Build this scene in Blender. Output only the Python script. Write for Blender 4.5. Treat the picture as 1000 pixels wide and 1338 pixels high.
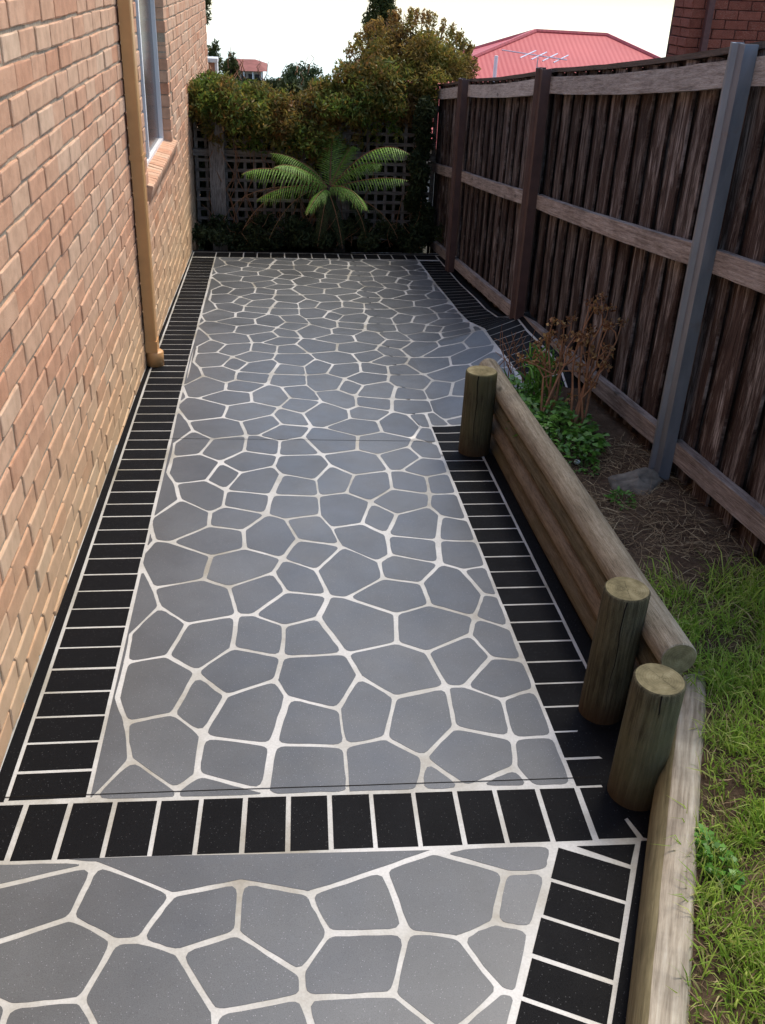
import bpy, math, random
import numpy as np
from mathutils import Vector, Matrix

random.seed(7)
rng = np.random.default_rng(11)
for o in list(bpy.data.objects):
    bpy.data.objects.remove(o, do_unlink=True)
SC = bpy.context.scene
COL = SC.collection

# ------------------------------------------------------------------ camera
RX = (0.99399378, -0.01458838, 0.10845989)
RY = (-0.10177397, -0.48755233, 0.86714173)
RZ = (0.04022968, -0.87297188, -0.4861087)
CAM = np.array([0, 0, 1.9]); FPX = 1261.0
RM = np.array([RX, RY, RZ])
cd = bpy.data.cameras.new('camera')
cam = bpy.data.objects.new('camera', cd); COL.objects.link(cam)
cd.sensor_fit = 'VERTICAL'; cd.sensor_height = 36.0; cd.sensor_width = 36.0 * 1000 / 1338
cd.lens = FPX / 1338 * 36.0
cd.clip_start = 0.05; cd.clip_end = 12000
m = Matrix.Identity(4)
for i in range(3):
    m[i][0] = RM[i, 0]; m[i][1] = -RM[i, 1]; m[i][2] = -RM[i, 2]
m[2][3] = 1.9
cam.matrix_world = m
SC.camera = cam
SC.render.resolution_x = 765; SC.render.resolution_y = 1024

def project(p):
    q = RM.T @ (np.asarray(p, float) - CAM)
    return 500 + FPX * q[0] / q[2], 669 + FPX * q[1] / q[2], q[2]

# ------------------------------------------------------------------ world, sun
SUN_EL, SUN_AZ = 60.0, 46.0           # azimuth clockwise from +Y
w = bpy.data.worlds.new('World'); SC.world = w; w.use_nodes = True
nt = w.node_tree; nt.nodes.clear()
sky = nt.nodes.new('ShaderNodeTexSky'); sky.sky_type = 'NISHITA'; sky.sun_disc = False
sky.sun_elevation = math.radians(SUN_EL); sky.sun_rotation = math.radians(SUN_AZ)
sky.altitude = 30; sky.air_density = 1.0; sky.dust_density = 1.6; sky.ozone_density = 1.0
bg = nt.nodes.new('ShaderNodeBackground'); bg.inputs['Strength'].default_value = 0.15
wo = nt.nodes.new('ShaderNodeOutputWorld')
nt.links.new(sky.outputs[0], bg.inputs[0]); nt.links.new(bg.outputs[0], wo.inputs[0])
sd = bpy.data.lights.new('sun', 'SUN'); sd.energy = 1.5; sd.angle = math.radians(22); sd.color = (1, .92, .78)
sun = bpy.data.objects.new('sun', sd); COL.objects.link(sun)
el, az = math.radians(SUN_EL), math.radians(SUN_AZ)
sdir = Vector((math.sin(az) * math.cos(el), math.cos(az) * math.cos(el), math.sin(el)))
sun.rotation_euler = sdir.to_track_quat('Z', 'Y').to_euler()
sun.location = (3, 4, 9)
vs = SC.view_settings
vs.view_transform = 'Standard'; vs.look = 'None'; vs.exposure = 1.1; vs.gamma = 1.0; vs.use_curve_mapping = False
SC.render.engine = 'CYCLES'

# ------------------------------------------------------------------ node helpers
class NB:
    def __init__(s, name):
        s.m = bpy.data.materials.new(name); s.m.use_nodes = True
        s.t = s.m.node_tree; s.t.nodes.clear()
        s.out = s.n('ShaderNodeOutputMaterial'); s.b = s.n('ShaderNodeBsdfPrincipled')
        s.l(s.b.outputs[0], s.out.inputs[0])
    def n(s, typ, **k):
        x = s.t.nodes.new(typ)
        for a, v in k.items(): setattr(x, a, v)
        return x
    def l(s, a, b): s.t.links.new(a, b)
    def setp(s, **k):
        for a, v in k.items():
            s.b.inputs[a.replace('_', ' ')].default_value = v
    def coord(s, kind='pos', scale=(1, 1, 1), rand=False):
        if kind == 'pos': src = s.n('ShaderNodeNewGeometry').outputs['Position']
        else: src = s.n('ShaderNodeTexCoord').outputs['Object']
        if rand:
            oi = s.n('ShaderNodeObjectInfo'); cx = s.n('ShaderNodeCombineXYZ')
            mu = s.math('MULTIPLY', oi.outputs['Random'], 37.0)
            for i in range(3): s.l(mu, cx.inputs[i])
            va = s.n('ShaderNodeVectorMath', operation='ADD'); s.l(src, va.inputs[0]); s.l(cx.outputs[0], va.inputs[1]); src = va.outputs[0]
        vm = s.n('ShaderNodeVectorMath', operation='MULTIPLY'); s.l(src, vm.inputs[0]); vm.inputs[1].default_value = scale
        return vm.outputs[0]
    def noise(s, vec, scale=5, detail=4, rough=.6, dist=0.0):
        x = s.n('ShaderNodeTexNoise'); s.l(vec, x.inputs['Vector'])
        x.inputs['Scale'].default_value = scale; x.inputs['Detail'].default_value = detail
        x.inputs['Roughness'].default_value = rough; x.inputs['Distortion'].default_value = dist
        return x.outputs['Fac']
    def voro(s, vec, scale, out='Distance', feature='F1'):
        x = s.n('ShaderNodeTexVoronoi', feature=feature); s.l(vec, x.inputs['Vector']); x.inputs['Scale'].default_value = scale
        return x.outputs[out]
    def ramp(s, fac, stops):
        x = s.n('ShaderNodeValToRGB'); e = x.color_ramp.elements
        while len(e) < len(stops): e.new(.5)
        for q, (p, c) in zip(e, stops):
            q.position = p; q.color = (*c, 1) if len(c) == 3 else c
        s.l(fac, x.inputs[0]); return x.outputs[0]
    def math(s, op, a, b=None, clamp=False):
        x = s.n('ShaderNodeMath', operation=op); x.use_clamp = clamp
        for i, v in enumerate((a, b)):
            if v is None: continue
            if isinstance(v, (int, float)): x.inputs[i].default_value = v
            else: s.l(v, x.inputs[i])
        return x.outputs[0]
    def mix(s, fac, a, b, blend='MIX'):
        x = s.n('ShaderNodeMix', data_type='RGBA', blend_type=blend)
        for i, v in ((0, fac), (6, a), (7, b)):
            if isinstance(v, (int, float)): x.inputs[i].default_value = v
            elif isinstance(v, tuple): x.inputs[i].default_value = (*v, 1)
            else: s.l(v, x.inputs[i])
        return x.outputs[2]
    def col(s, c): s.l(c, s.b.inputs['Base Color'])
    def rough(s, c): s.l(c, s.b.inputs['Roughness'])
    def bump(s, h, strength=.3, dist=.01):
        x = s.n('ShaderNodeBump'); x.inputs['Strength'].default_value = strength; x.inputs['Distance'].default_value = dist
        s.l(h, x.inputs['Height']); s.l(x.outputs[0], s.b.inputs['Normal'])
    def island(s):
        g = s.n('ShaderNodeNewGeometry'); oi = s.n('ShaderNodeObjectInfo')
        a = s.math('ADD', g.outputs['Random Per Island'], oi.outputs['Random'])
        return s.math('FRACT', a)
    def maprange(s, v, a, b, c, d):
        x = s.n('ShaderNodeMapRange'); s.l(v, x.inputs[0])
        for i, q in enumerate((a, b, c, d)): x.inputs[i + 1].default_value = q
        return x.outputs[0]

MAT = {}
def plain(name, c, rough=.6, metal=0.0, nscale=20, var=.25, bump=.1):
    b = NB(name); v = b.coord('pos'); f = b.noise(v, nscale, 4)
    c0 = tuple(x * (1 - var) for x in c); c1 = tuple(min(1, x * (1 + var)) for x in c)
    b.col(b.ramp(f, [(.3, c0), (.7, c1)])); b.setp(Roughness=rough, Metallic=metal, Specular_IOR_Level=.12 if rough > .7 else .4)
    if bump: b.bump(f, bump, .005)
    MAT[name] = b.m; return b.m

def mk_paving():
    # bare concrete joints
    b = NB('joint'); v = b.coord(); f = b.noise(v, 3.2, 5); g = b.noise(v, 160, 2)
    c = b.ramp(f, [(.3, (.29, .265, .205)), (.45, (.42, .405, .355)), (.56, (.51, .50, .46)), (.75, (.60, .59, .56))])
    c = b.mix(.22, c, b.ramp(g, [(.35, (.3, .3, .3)), (.7, (1, 1, 1))]), 'MULTIPLY')
    b.col(c); b.setp(Roughness=.38); b.bump(g, .15, .002); MAT['joint'] = b.m
    # grey sprayed coating
    b = NB('grey_coat'); v = b.coord(); f = b.noise(v, 2.1, 5); g = b.noise(v, 420, 2, .8); h = b.noise(v, 9, 5)
    c = b.ramp(f, [(.3, (.098, .104, .106)), (.7, (.132, .138, .139))])
    c = b.mix(.55, c, b.ramp(g, [(.32, (.30, .30, .30)), (.5, (.85, .85, .85)), (.7, (1.0, 1.0, 1.0))]), 'MULTIPLY')
    sp = b.ramp(b.voro(v, 110, 'Distance'), [(.09, (1, 1, 1)), (.14, (0, 0, 0))])
    c = b.mix(sp, c, (.26, .26, .27))
    oi = b.n('ShaderNodeObjectInfo')
    c = b.mix(1.0, c, b.ramp(oi.outputs['Random'], [(0, (.84, .84, .86)), (1, (1.04, 1.03, 1.02))]), 'MULTIPLY')
    st = b.noise(v, 1.3, 6, .65); c = b.mix(.8, c, b.ramp(st, [(.36, (.70, .69, .67)), (.56, (1, 1, 1))]), 'MULTIPLY')
    b.col(c); b.rough(b.maprange(h, .3, .7, .30, .44)); b.bump(g, .22, .0015); MAT['grey_coat'] = b.m
    # black sprayed coating
    b = NB('black_coat'); v = b.coord(); g = b.noise(v, 420, 2, .8); h = b.noise(v, 7, 5)
    c = b.ramp(g, [(.35, (.003, .003, .0033)), (.7, (.009, .009, .0098))])
    sp = b.ramp(b.voro(v, 95, 'Distance'), [(.09, (1, 1, 1)), (.14, (0, 0, 0))])
    c = b.mix(sp, c, (.06, .06, .06))
    b.col(c); b.rough(b.maprange(h, .3, .7, .5, .68)); b.setp(Specular_IOR_Level=.06); b.bump(g, .35, .002); MAT['black_coat'] = b.m
mk_paving()

def mk_brick(name, stops, coordkind='pos'):
    b = NB(name); r = b.island(); v = b.coord(); f = b.noise(v, 14, 5); g = b.noise(v, 190, 3, .7)
    c = b.ramp(r, stops)
    c = b.mix(.6, c, b.ramp(f, [(.32, (.62, .58, .55)), (.6, (1, 1, 1))]), 'MULTIPLY')
    c = b.mix(b.ramp(g, [(.56, (0, 0, 0)), (.7, (.5, .5, .5))]), c, (.62, .48, .36))
    if name == 'salmon_brick':                        # sandy splash-back staining low on the wall
        sx = b.n('ShaderNodeSeparateXYZ'); b.l(v, sx.inputs[0]); lo = b.math('ADD', sx.outputs[2], b.math('MULTIPLY', b.noise(v, 3, 4), .35))
        c = b.mix(b.maprange(lo, .05, .75, .55, 0.0), c, (.60, .44, .25))
    b.col(c); b.setp(Roughness=.85, Specular_IOR_Level=.12); b.bump(g, .5, .003)
    MAT[name] = b.m
mk_brick('salmon_brick', [(0, (.58, .295, .172)), (.25, (.62, .36, .222)), (.5, (.65, .41, .262)), (.75, (.61, .33, .198)), (.92, (.68, .46, .305)), (1, (.53, .235, .125))])
mk_brick('red_brick', [(0, (.20, .05, .03)), (.5, (.24, .065, .04)), (1, (.28, .08, .05))])
plain('mortar', (.38, .30, .21), .95, nscale=90, var=.3, bump=.4)
plain('dark_mortar', (.075, .03, .025), .95)

def mk_wood(name, stops, scale, gscale=9, coord='obj', rough=.8, dark=.35, moss=None, bump=.5):
    b = NB(name); v = b.coord(coord, scale, rand=True); f = b.noise(v, gscale, 6, .65, .3)
    v2 = b.coord(coord, (1, 1, 1), rand=True); g = b.noise(v2, 4, 4)
    c = b.ramp(f, stops)
    c = b.mix(dark, c, b.ramp(g, [(.35, (.35, .33, .32)), (.62, (1, 1, 1))]), 'MULTIPLY')
    v4 = b.coord(coord, tuple(q * 4.5 for q in scale), rand=True); f4 = b.noise(v4, gscale, 3, .6)
    c = b.mix(.55, c, b.ramp(f4, [(.36, (.42, .40, .38)), (.52, (1, 1, 1))]), 'MULTIPLY')
    v5 = b.coord(coord, (1, 1, .42), rand=True); kn = b.voro(v5, 7.5)
    c = b.mix(b.ramp(kn, [(.07, (.85, .85, .85)), (.13, (0, 0, 0))]), c, tuple(q * .30 for q in stops[1][1]))
    g6 = b.noise(v2, 260, 2, .7); c = b.mix(.35, c, b.ramp(g6, [(.35, (.45, .45, .45)), (.6, (1, 1, 1))]), 'MULTIPLY')
    if moss: c = b.mix(b.ramp(b.noise(v2, 2.3, 5), [(.45, (0, 0, 0)), (.65, (.8, .8, .8))]), c, moss)
    oi = b.n('ShaderNodeObjectInfo')
    c = b.mix(1.0, c, b.ramp(oi.outputs['Random'], [(0, (.72, .72, .72)), (1, (1, 1, 1))]), 'MULTIPLY')
    if name == 'log_post':                            # damp brown tide mark at the foot
        sx = b.n('ShaderNodeSeparateXYZ'); b.l(b.n('ShaderNodeTexCoord').outputs['Object'], sx.inputs[0])
        hgt = b.math('ADD', sx.outputs[2], b.math('MULTIPLY', b.noise(v2, 9, 4), .12))
        c = b.mix(b.ramp(hgt, [(.10, (.75, .75, .75)), (.20, (0, 0, 0))]), c, (.045, .024, .012))
    b.col(c); b.setp(Roughness=rough, Specular_IOR_Level=.15); b.bump(b.math('ADD', f, f4), bump, .004); MAT[name] = b.m
# logs: local Z is the length
mk_wood('log_pale', [(.3, (.19, .155, .105)), (.5, (.31, .265, .19)), (.7, (.40, .355, .27))], (9, 9, .5))
mk_wood('log_brown', [(.3, (.10, .075, .046)), (.5, (.19, .15, .098)), (.7, (.27, .222, .155))], (9, 9, .5), moss=(.12, .10, .05))
mk_wood('log_olive', [(.3, (.075, .062, .036)), (.5, (.135, .115, .07)), (.7, (.19, .165, .11))], (9, 9, .5))
mk_wood('log_tan', [(.3, (.15, .11, .07)), (.5, (.26, .20, .135)), (.7, (.34, .275, .195))], (9, 9, .5))
mk_wood('log_post', [(.3, (.035, .03, .016)), (.5, (.095, .083, .046)), (.7, (.16, .145, .09))], (10, 10, .55), dark=.5, moss=(.11, .105, .05))
def mk_paling():
    b = NB('paling_wood'); v1 = b.coord('obj', (1, 17, 2.6), rand=True); f = b.noise(v1, 1, 8, .72, .6)
    v2 = b.coord('obj', (1, 120, 9), rand=True); g = b.noise(v2, 1, 5, .7)
    v3 = b.coord('obj', (1, 9, 1.6), rand=True); h = b.noise(v3, 1, 5, .6)
    c = b.ramp(g, [(.3, (.016, .010, .008)), (.55, (.070, .046, .038)), (.75, (.14, .10, .085))])
    pale = b.ramp(g, [(.35, (.09, .07, .06)), (.52, (.36, .32, .295)), (.68, (.62, .58, .55))])
    c = b.mix(b.ramp(f, [(.47, (0, 0, 0)), (.62, (.7, .7, .7))]), c, pale)
    c = b.mix(b.ramp(h, [(.63, (0, 0, 0)), (.72, (.45, .45, .45))]), c, (.14, .08, .045))
    oi = b.n('ShaderNodeObjectInfo')
    c = b.mix(1.0, c, b.ramp(oi.outputs['Random'], [(0, (.42, .40, .39)), (.5, (.74, .72, .71)), (1, (.98, .97, .97))]), 'MULTIPLY')
    b.col(c); b.setp(Roughness=.85, Specular_IOR_Level=.12); b.bump(g, .8, .004); MAT['paling_wood'] = b.m
mk_paling()
mk_wood('rail_wood', [(.3, (.19, .145, .12)), (.5, (.42, .35, .305)), (.7, (.60, .53, .47))], (14, 14, .8), gscale=6, dark=.5, bump=.8)
mk_wood('rail_pale', [(.3, (.30, .255, .22)), (.5, (.56, .50, .45)), (.7, (.72, .67, .61))], (14, 14, 1.2), gscale=6, dark=.3, bump=.9)
mk_wood('lattice_wood', [(.3, (.12, .10, .085)), (.6, (.33, .29, .25)), (.8, (.42, .38, .33))], (10, 10, 1), dark=.5)
mk_wood('cap_wood', [(.3, (.10, .072, .055)), (.7, (.22, .165, .13))], (14, 14, .6))
def mk_endgrain():
    b = NB('end_grain'); tc = b.n('ShaderNodeTexCoord').outputs['Object']
    ln = b.n('ShaderNodeVectorMath', operation='LENGTH')
    mv = b.n('ShaderNodeVectorMath', operation='MULTIPLY'); b.l(tc, mv.inputs[0]); mv.inputs[1].default_value = (1, 1, 0); b.l(mv.outputs[0], ln.inputs[0])
    wv = b.math('SINE', b.math('MULTIPLY', ln.outputs['Value'], 900))
    f = b.noise(b.coord('obj'), 25, 5)
    c = b.ramp(f, [(.3, (.10, .085, .045)), (.55, (.20, .17, .092)), (.75, (.29, .255, .15))])
    c = b.mix(.3, c, b.ramp(wv, [(0, (.6, .55, .5)), (1, (1, 1, 1))]), 'MULTIPLY')
    b.col(c); b.setp(Roughness=.9, Specular_IOR_Level=.1); b.bump(f, .4, .004); MAT['end_grain'] = b.m
mk_endgrain()
plain('crack', (.012, .010, .008), 1.0, bump=0)
plain('pipe_paint', (.56, .30, .115), .42, nscale=6, var=.1, bump=.03)
plain('white_paint', (.78, .77, .74), .35, nscale=4, var=.05, bump=0)
plain('brown_steel', (.075, .042, .036), .55, nscale=12, var=.2, bump=.05)
def mk_galv():
    b = NB('galvanised'); v = b.coord('pos', (1, 1, .25)); f = b.noise(v, 14, 5)
    v2 = b.coord('pos'); g = b.noise(v2, 5, 5)
    c = b.ramp(f, [(.3, (.15, .17, .20)), (.7, (.25, .275, .31))])
    c = b.mix(b.ramp(g, [(.58, (0, 0, 0)), (.72, (.7, .7, .7))]), c, (.19, .115, .065))
    b.col(c); b.setp(Roughness=.5, Metallic=.55); b.bump(f, .1, .003); MAT['galvanised'] = b.m
mk_galv()
def mk_glass():
    b = NB('window_glass'); b.setp(Base_Color=(.045, .038, .042, 1), Roughness=.22, IOR=1.45); MAT['window_glass'] = b.m
    b.setp(Specular_IOR_Level=.35)
mk_glass()
def mk_soil():
    b = NB('soil_dirt'); v = b.coord(); f = b.noise(v, 5, 6); g = b.noise(v, 60, 5, .7); h = b.noise(v, 18, 5, .7)
    c = b.ramp(f, [(.3, (.062, .041, .027)), (.55, (.11, .073, .048)), (.75, (.16, .112, .075))])
    c = b.mix(.7, c, b.ramp(g, [(.3, (.4, .4, .4)), (.65, (1, 1, 1))]), 'MULTIPLY')
    b.col(c); b.setp(Roughness=.95, Specular_IOR_Level=.05); b.bump(b.math('ADD', g, h), .9, .012); MAT['soil_dirt'] = b.m
mk_soil()
plain('terrain_soil', (.035, .032, .02), .95, nscale=3, var=.4)
def mk_leaf(name, stops, rough=.5, trans=.25, clump=None):
    b = NB(name); r = b.island(); c = b.ramp(r, stops)
    if clump:
        f = b.noise(b.coord(), clump[0], 3); c = b.mix(b.ramp(f, [(.42, (0, 0, 0)), (.62, (1, 1, 1))]), c, b.ramp(r, clump[1]))
    b.col(c); b.setp(Roughness=rough, Specular_IOR_Level=.25)
    tr = b.n('ShaderNodeBsdfTranslucent'); mx = b.n('ShaderNodeMixShader'); mx.inputs[0].default_value = trans
    b.l(c, tr.inputs[0]); b.l(b.b.outputs[0], mx.inputs[1]); b.l(tr.outputs[0], mx.inputs[2]); b.l(mx.outputs[0], b.out.inputs[0])
    MAT[name] = b.m
mk_leaf('grass_leaf', [(0, (.13, .23, .025)), (.35, (.25, .40, .05)), (.7, (.39, .52, .09)), (.88, (.48, .53, .15)), (1, (.56, .46, .23))], trans=.5)
mk_leaf('straw', [(0, (.10, .062, .034)), (.5, (.20, .135, .075)), (.85, (.32, .235, .13)), (1, (.45, .36, .22))], .8, .15)
mk_leaf('vine_leaf', [(0, (.055, .10, .02)), (.4, (.105, .17, .03)), (.75, (.18, .25, .045)), (.92, (.28, .25, .05)), (1, (.32, .16, .04))], trans=.5,
        clump=(2.6, [(0, (.09, .075, .025)), (.35, (.19, .15, .04)), (.7, (.26, .16, .045)), (1, (.28, .12, .04))]))
mk_leaf('mound_leaf', [(0, (.12, .13, .025)), (.4, (.22, .22, .04)), (.7, (.30, .25, .05)), (1, (.36, .20, .05))], trans=.5,
        clump=(2.2, [(0, (.15, .08, .03)), (.4, (.24, .12, .04)), (.75, (.31, .17, .05)), (1, (.34, .22, .07))]))
mk_leaf('fern_leaf', [(0, (.13, .26, .04)), (.5, (.20, .36, .06)), (1, (.28, .45, .10))], .5, .45)
mk_leaf('dead_fern', [(0, (.05, .028, .014)), (1, (.13, .075, .035))], .8, .15)
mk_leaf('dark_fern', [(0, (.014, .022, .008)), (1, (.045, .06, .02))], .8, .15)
mk_leaf('cover_leaf', [(0, (.05, .14, .016)), (.5, (.09, .23, .03)), (1, (.15, .32, .05))], .35, .3)
mk_leaf('dry_flower', [(0, (.12, .05, .025)), (.5, (.24, .12, .055)), (1, (.36, .24, .10))], .8, .25)
mk_leaf('conifer_leaf', [(0, (.03, .045, .012)), (.6, (.07, .09, .022)), (1, (.12, .12, .03))], .7, .2)
mk_leaf('far_leaf', [(0, (.03, .05, .018)), (1, (.09, .11, .04))], .8, .2)
plain('twig', (.26, .135, .075), .8, nscale=30)
plain('bark', (.06, .042, .03), .9, nscale=20)
plain('rock', (.15, .135, .11), .9, nscale=18, var=.45, bump=.8)
plain('shell', (.65, .63, .60), .5)
def mk_roof():
    b = NB('red_roof'); v = b.coord('pos'); x = b.n('ShaderNodeSeparateXYZ'); b.l(v, x.inputs[0])
    wv = b.math('SINE', b.math('MULTIPLY', x.outputs[0], 62.0)); f = b.noise(v, .8, 4)
    c = b.ramp(f, [(.3, (.42, .075, .075)), (.7, (.50, .10, .095))])
    b.col(c); b.setp(Roughness=.6, Specular_IOR_Level=.2); b.bump(wv, .12, .03); MAT['red_roof'] = b.m
mk_roof()
plain('tile_roof', (.24, .09, .07), .8, nscale=2)
plain('cream_wall', (.55, .47, .38), .8, nscale=2, var=.1)
plain('chimney_brick', (.42, .20, .12), .85, nscale=15)
plain('metal_grey', (.55, .55, .56), .4, metal=.6, bump=0)
plain('dark_trim', (.11, .04, .032), .6, bump=0)
def mk_water():
    b = NB('sea'); b.setp(Base_Color=(.30, .31, .30, 1), Roughness=.04, IOR=1.33, Specular_IOR_Level=1.0); MAT['sea'] = b.m
mk_water()

# ------------------------------------------------------------------ object helpers
def mesh(name, V, F, mat=None, smooth=False):
    me = bpy.data.meshes.new(name); me.from_pydata([tuple(v) for v in V], [], F); me.update()
    if mat is not None: me.materials.append(MAT[mat] if isinstance(mat, str) else mat)
    if smooth: me.polygons.foreach_set('use_smooth', [True] * len(me.polygons))
    return me
def link(name, me, parent=None, loc=(0, 0, 0), rot=(0, 0, 0), **props):
    o = bpy.data.objects.new(name, me); COL.objects.link(o); o.location = loc; o.rotation_euler = rot
    if parent is not None: o.parent = parent
    for k, v in props.items(): o[k] = v
    return o
def thing(name, label, cat, loc=(0, 0, 0), group=None):
    o = link(name, None, None, loc, label=label, category=cat); o.empty_display_size = .1
    if group: o['group'] = group
    return o
class MB:
    """collects geometry of ONE part"""
    def __init__(s): s.V = []; s.F = []
    def add(s, V, F):
        k = len(s.V); s.V += [tuple(v) for v in V]; s.F += [tuple(i + k for i in f) for f in F]
    def box(s, x0, x1, y0, y1, z0, z1):
        s.add([(x0, y0, z0), (x1, y0, z0), (x1, y1, z0), (x0, y1, z0), (x0, y0, z1), (x1, y0, z1), (x1, y1, z1), (x0, y1, z1)],
              [(0, 3, 2, 1), (4, 5, 6, 7), (0, 1, 5, 4), (1, 2, 6, 5), (2, 3, 7, 6), (3, 0, 4, 7)])
    def tube(s, pts, rad, n=8, cap=True):
        pts = [np.asarray(p, float) for p in pts]; rings = []
        if not hasattr(rad, '__len__'): rad = [rad] * len(pts)
        for i, p in enumerate(pts):
            t = pts[min(i + 1, len(pts) - 1)] - pts[max(i - 1, 0)]; t = t / (np.linalg.norm(t) + 1e-9)
            u = np.cross(t, (0, 0, 1)); 
            if np.linalg.norm(u) < .05: u = np.cross(t, (0, 1, 0))
            u /= np.linalg.norm(u); v = np.cross(t, u)
            rings.append([p + rad[i] * (math.cos(2 * math.pi * j / n) * u + math.sin(2 * math.pi * j / n) * v) for j in range(n)])
        V = [q for r in rings for q in r]; F = []
        for i in range(len(pts) - 1):
            for j in range(n):
                F.append((i * n + j, i * n + (j + 1) % n, (i + 1) * n + (j + 1) % n, (i + 1) * n + j))
        if cap: F += [tuple(range(n))[::-1], tuple((len(pts) - 1) * n + j for j in range(n))]
        s.add(V, F)
    def build(s, name, mat, parent=None, smooth=False, **k):
        return link(name, mesh(name, s.V, s.F, mat, smooth), parent, **k)

def blades(name, mat, parent, P0, P1, P2, W0, side, **props):
    """many tapered strips: base P0, middle P1, tip P2, width W0, side direction; one mesh, each blade an island"""
    n = len(P0); W0 = np.asarray(W0)[:, None]
    V = np.empty((n, 5, 3)); V[:, 0] = P0 - side * W0; V[:, 1] = P0 + side * W0
    V[:, 2] = P1 - side * W0 * .8; V[:, 3] = P1 + side * W0 * .8; V[:, 4] = P2
    base = (np.arange(n) * 5)[:, None]
    me = bpy.data.meshes.new(name)
    quad = (base + np.array([0, 1, 3, 2])); tri = (base + np.array([2, 3, 4]))
    loops = np.concatenate([quad.ravel(), tri.ravel()])
    starts = np.concatenate([np.arange(n) * 4, 4 * n + np.arange(n) * 3])
    me.vertices.add(n * 5); me.vertices.foreach_set('co', V.ravel())
    me.loops.add(len(loops)); me.loops.foreach_set('vertex_index', loops.astype(np.int32))
    me.polygons.add(2 * n); me.polygons.foreach_set('loop_start', starts.astype(np.int32))
    me.update(calc_edges=True); me.validate(); me.materials.append(MAT[mat])
    return link(name, me, parent, **props)
def leaves(name, mat, parent, C, L, W, droop=.3, **props):
    """leaf quads folded diamond: centres C, random directions"""
    n = len(C); d = rng.normal(size=(n, 3)); d[:, 2] -= droop; d /= np.linalg.norm(d, axis=1)[:, None]
    u = np.cross(d, rng.normal(size=(n, 3))); u /= np.linalg.norm(u, axis=1)[:, None]
    nn = np.cross(d, u)
    L = L * rng.uniform(.6, 1.3, n)[:, None]; W = W * rng.uniform(.7, 1.2, n)[:, None]
    V = np.empty((n, 4, 3)); V[:, 0] = C - d * L * .5; V[:, 1] = C + u * W * .5 + nn * W * .2; V[:, 2] = C + d * L * .5; V[:, 3] = C - u * W * .5 + nn * W * .2
    return quads(name, mat, parent, V, **props)
def quads(name, mat, parent, V, **props):
    n = len(V); me = bpy.data.meshes.new(name)
    me.vertices.add(n * 4); me.vertices.foreach_set('co', np.ascontiguousarray(V).ravel())
    me.loops.add(n * 4); me.loops.foreach_set('vertex_index', np.arange(n * 4, dtype=np.int32))
    me.polygons.add(n); me.polygons.foreach_set('loop_start', (np.arange(n) * 4).astype(np.int32))
    me.update(calc_edges=True); me.materials.append(MAT[mat])
    return link(name, me, parent, **props)
def smooth(a, b, x):
    t = min(1, max(0, (x - a) / (b - a))); return t * t * (3 - 2 * t)

# ------------------------------------------------------------------ levels
EDGE_Y = [4.45, 5.05, 5.5, 5.8, 6.12, 6.4, 6.65, 7.06, 7.4, 8.15, 9.3]
EDGE_R = [0, .144, .14, .136, .142, .098, .058, .034, .03, .008, 0]
def zpath(x, y):
    z = -.0432 * y
    if y > 5.1: z -= .0262 * ((y - 5.4) if y > 5.7 else (y - 5.1) ** 2 / 1.2)
    if x > .9: z += float(np.interp(y, EDGE_Y, EDGE_R)) * ((x - .9) / .49) ** 1.3
    return z
def sleeper_x(y): return .978 - .453 * (1.743 - y)      # foot of the near log edging on the paving

# ------------------------------------------------------------------ far setting
def terrain():
    ys = [-3, 0, 4, 8, 9.4, 10.5, 13, 18, 24, 40, 80, 130, 190, 260]; zs = [-.6, -.6, -.75, -1, -.62, -.75, -1.2, -2.0, -2.9, -5, -10.5, -17, -25, -34]
    xs = [-300, -120, -50, -20, -8, -3, 0, 2, 5, 12, 25, 60, 150, 300]
    V = [(x, y, z - (.002 * abs(x) if y > 20 else 0)) for y, z in zip(ys, zs) for x in xs]; n = len(xs)
    F = [(j * n + i, j * n + i + 1, (j + 1) * n + i + 1, (j + 1) * n + i) for j in range(len(ys) - 1) for i in range(n - 1)]
    link('ground', mesh('ground', V, F, 'terrain_soil', True), kind='structure')
    link('water', mesh('water', [(-6000, 150, -24), (6000, 150, -24), (6000, 9000, -24), (-6000, 9000, -24)], [(0, 1, 2, 3)], 'sea'), kind='structure')
terrain()

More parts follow.
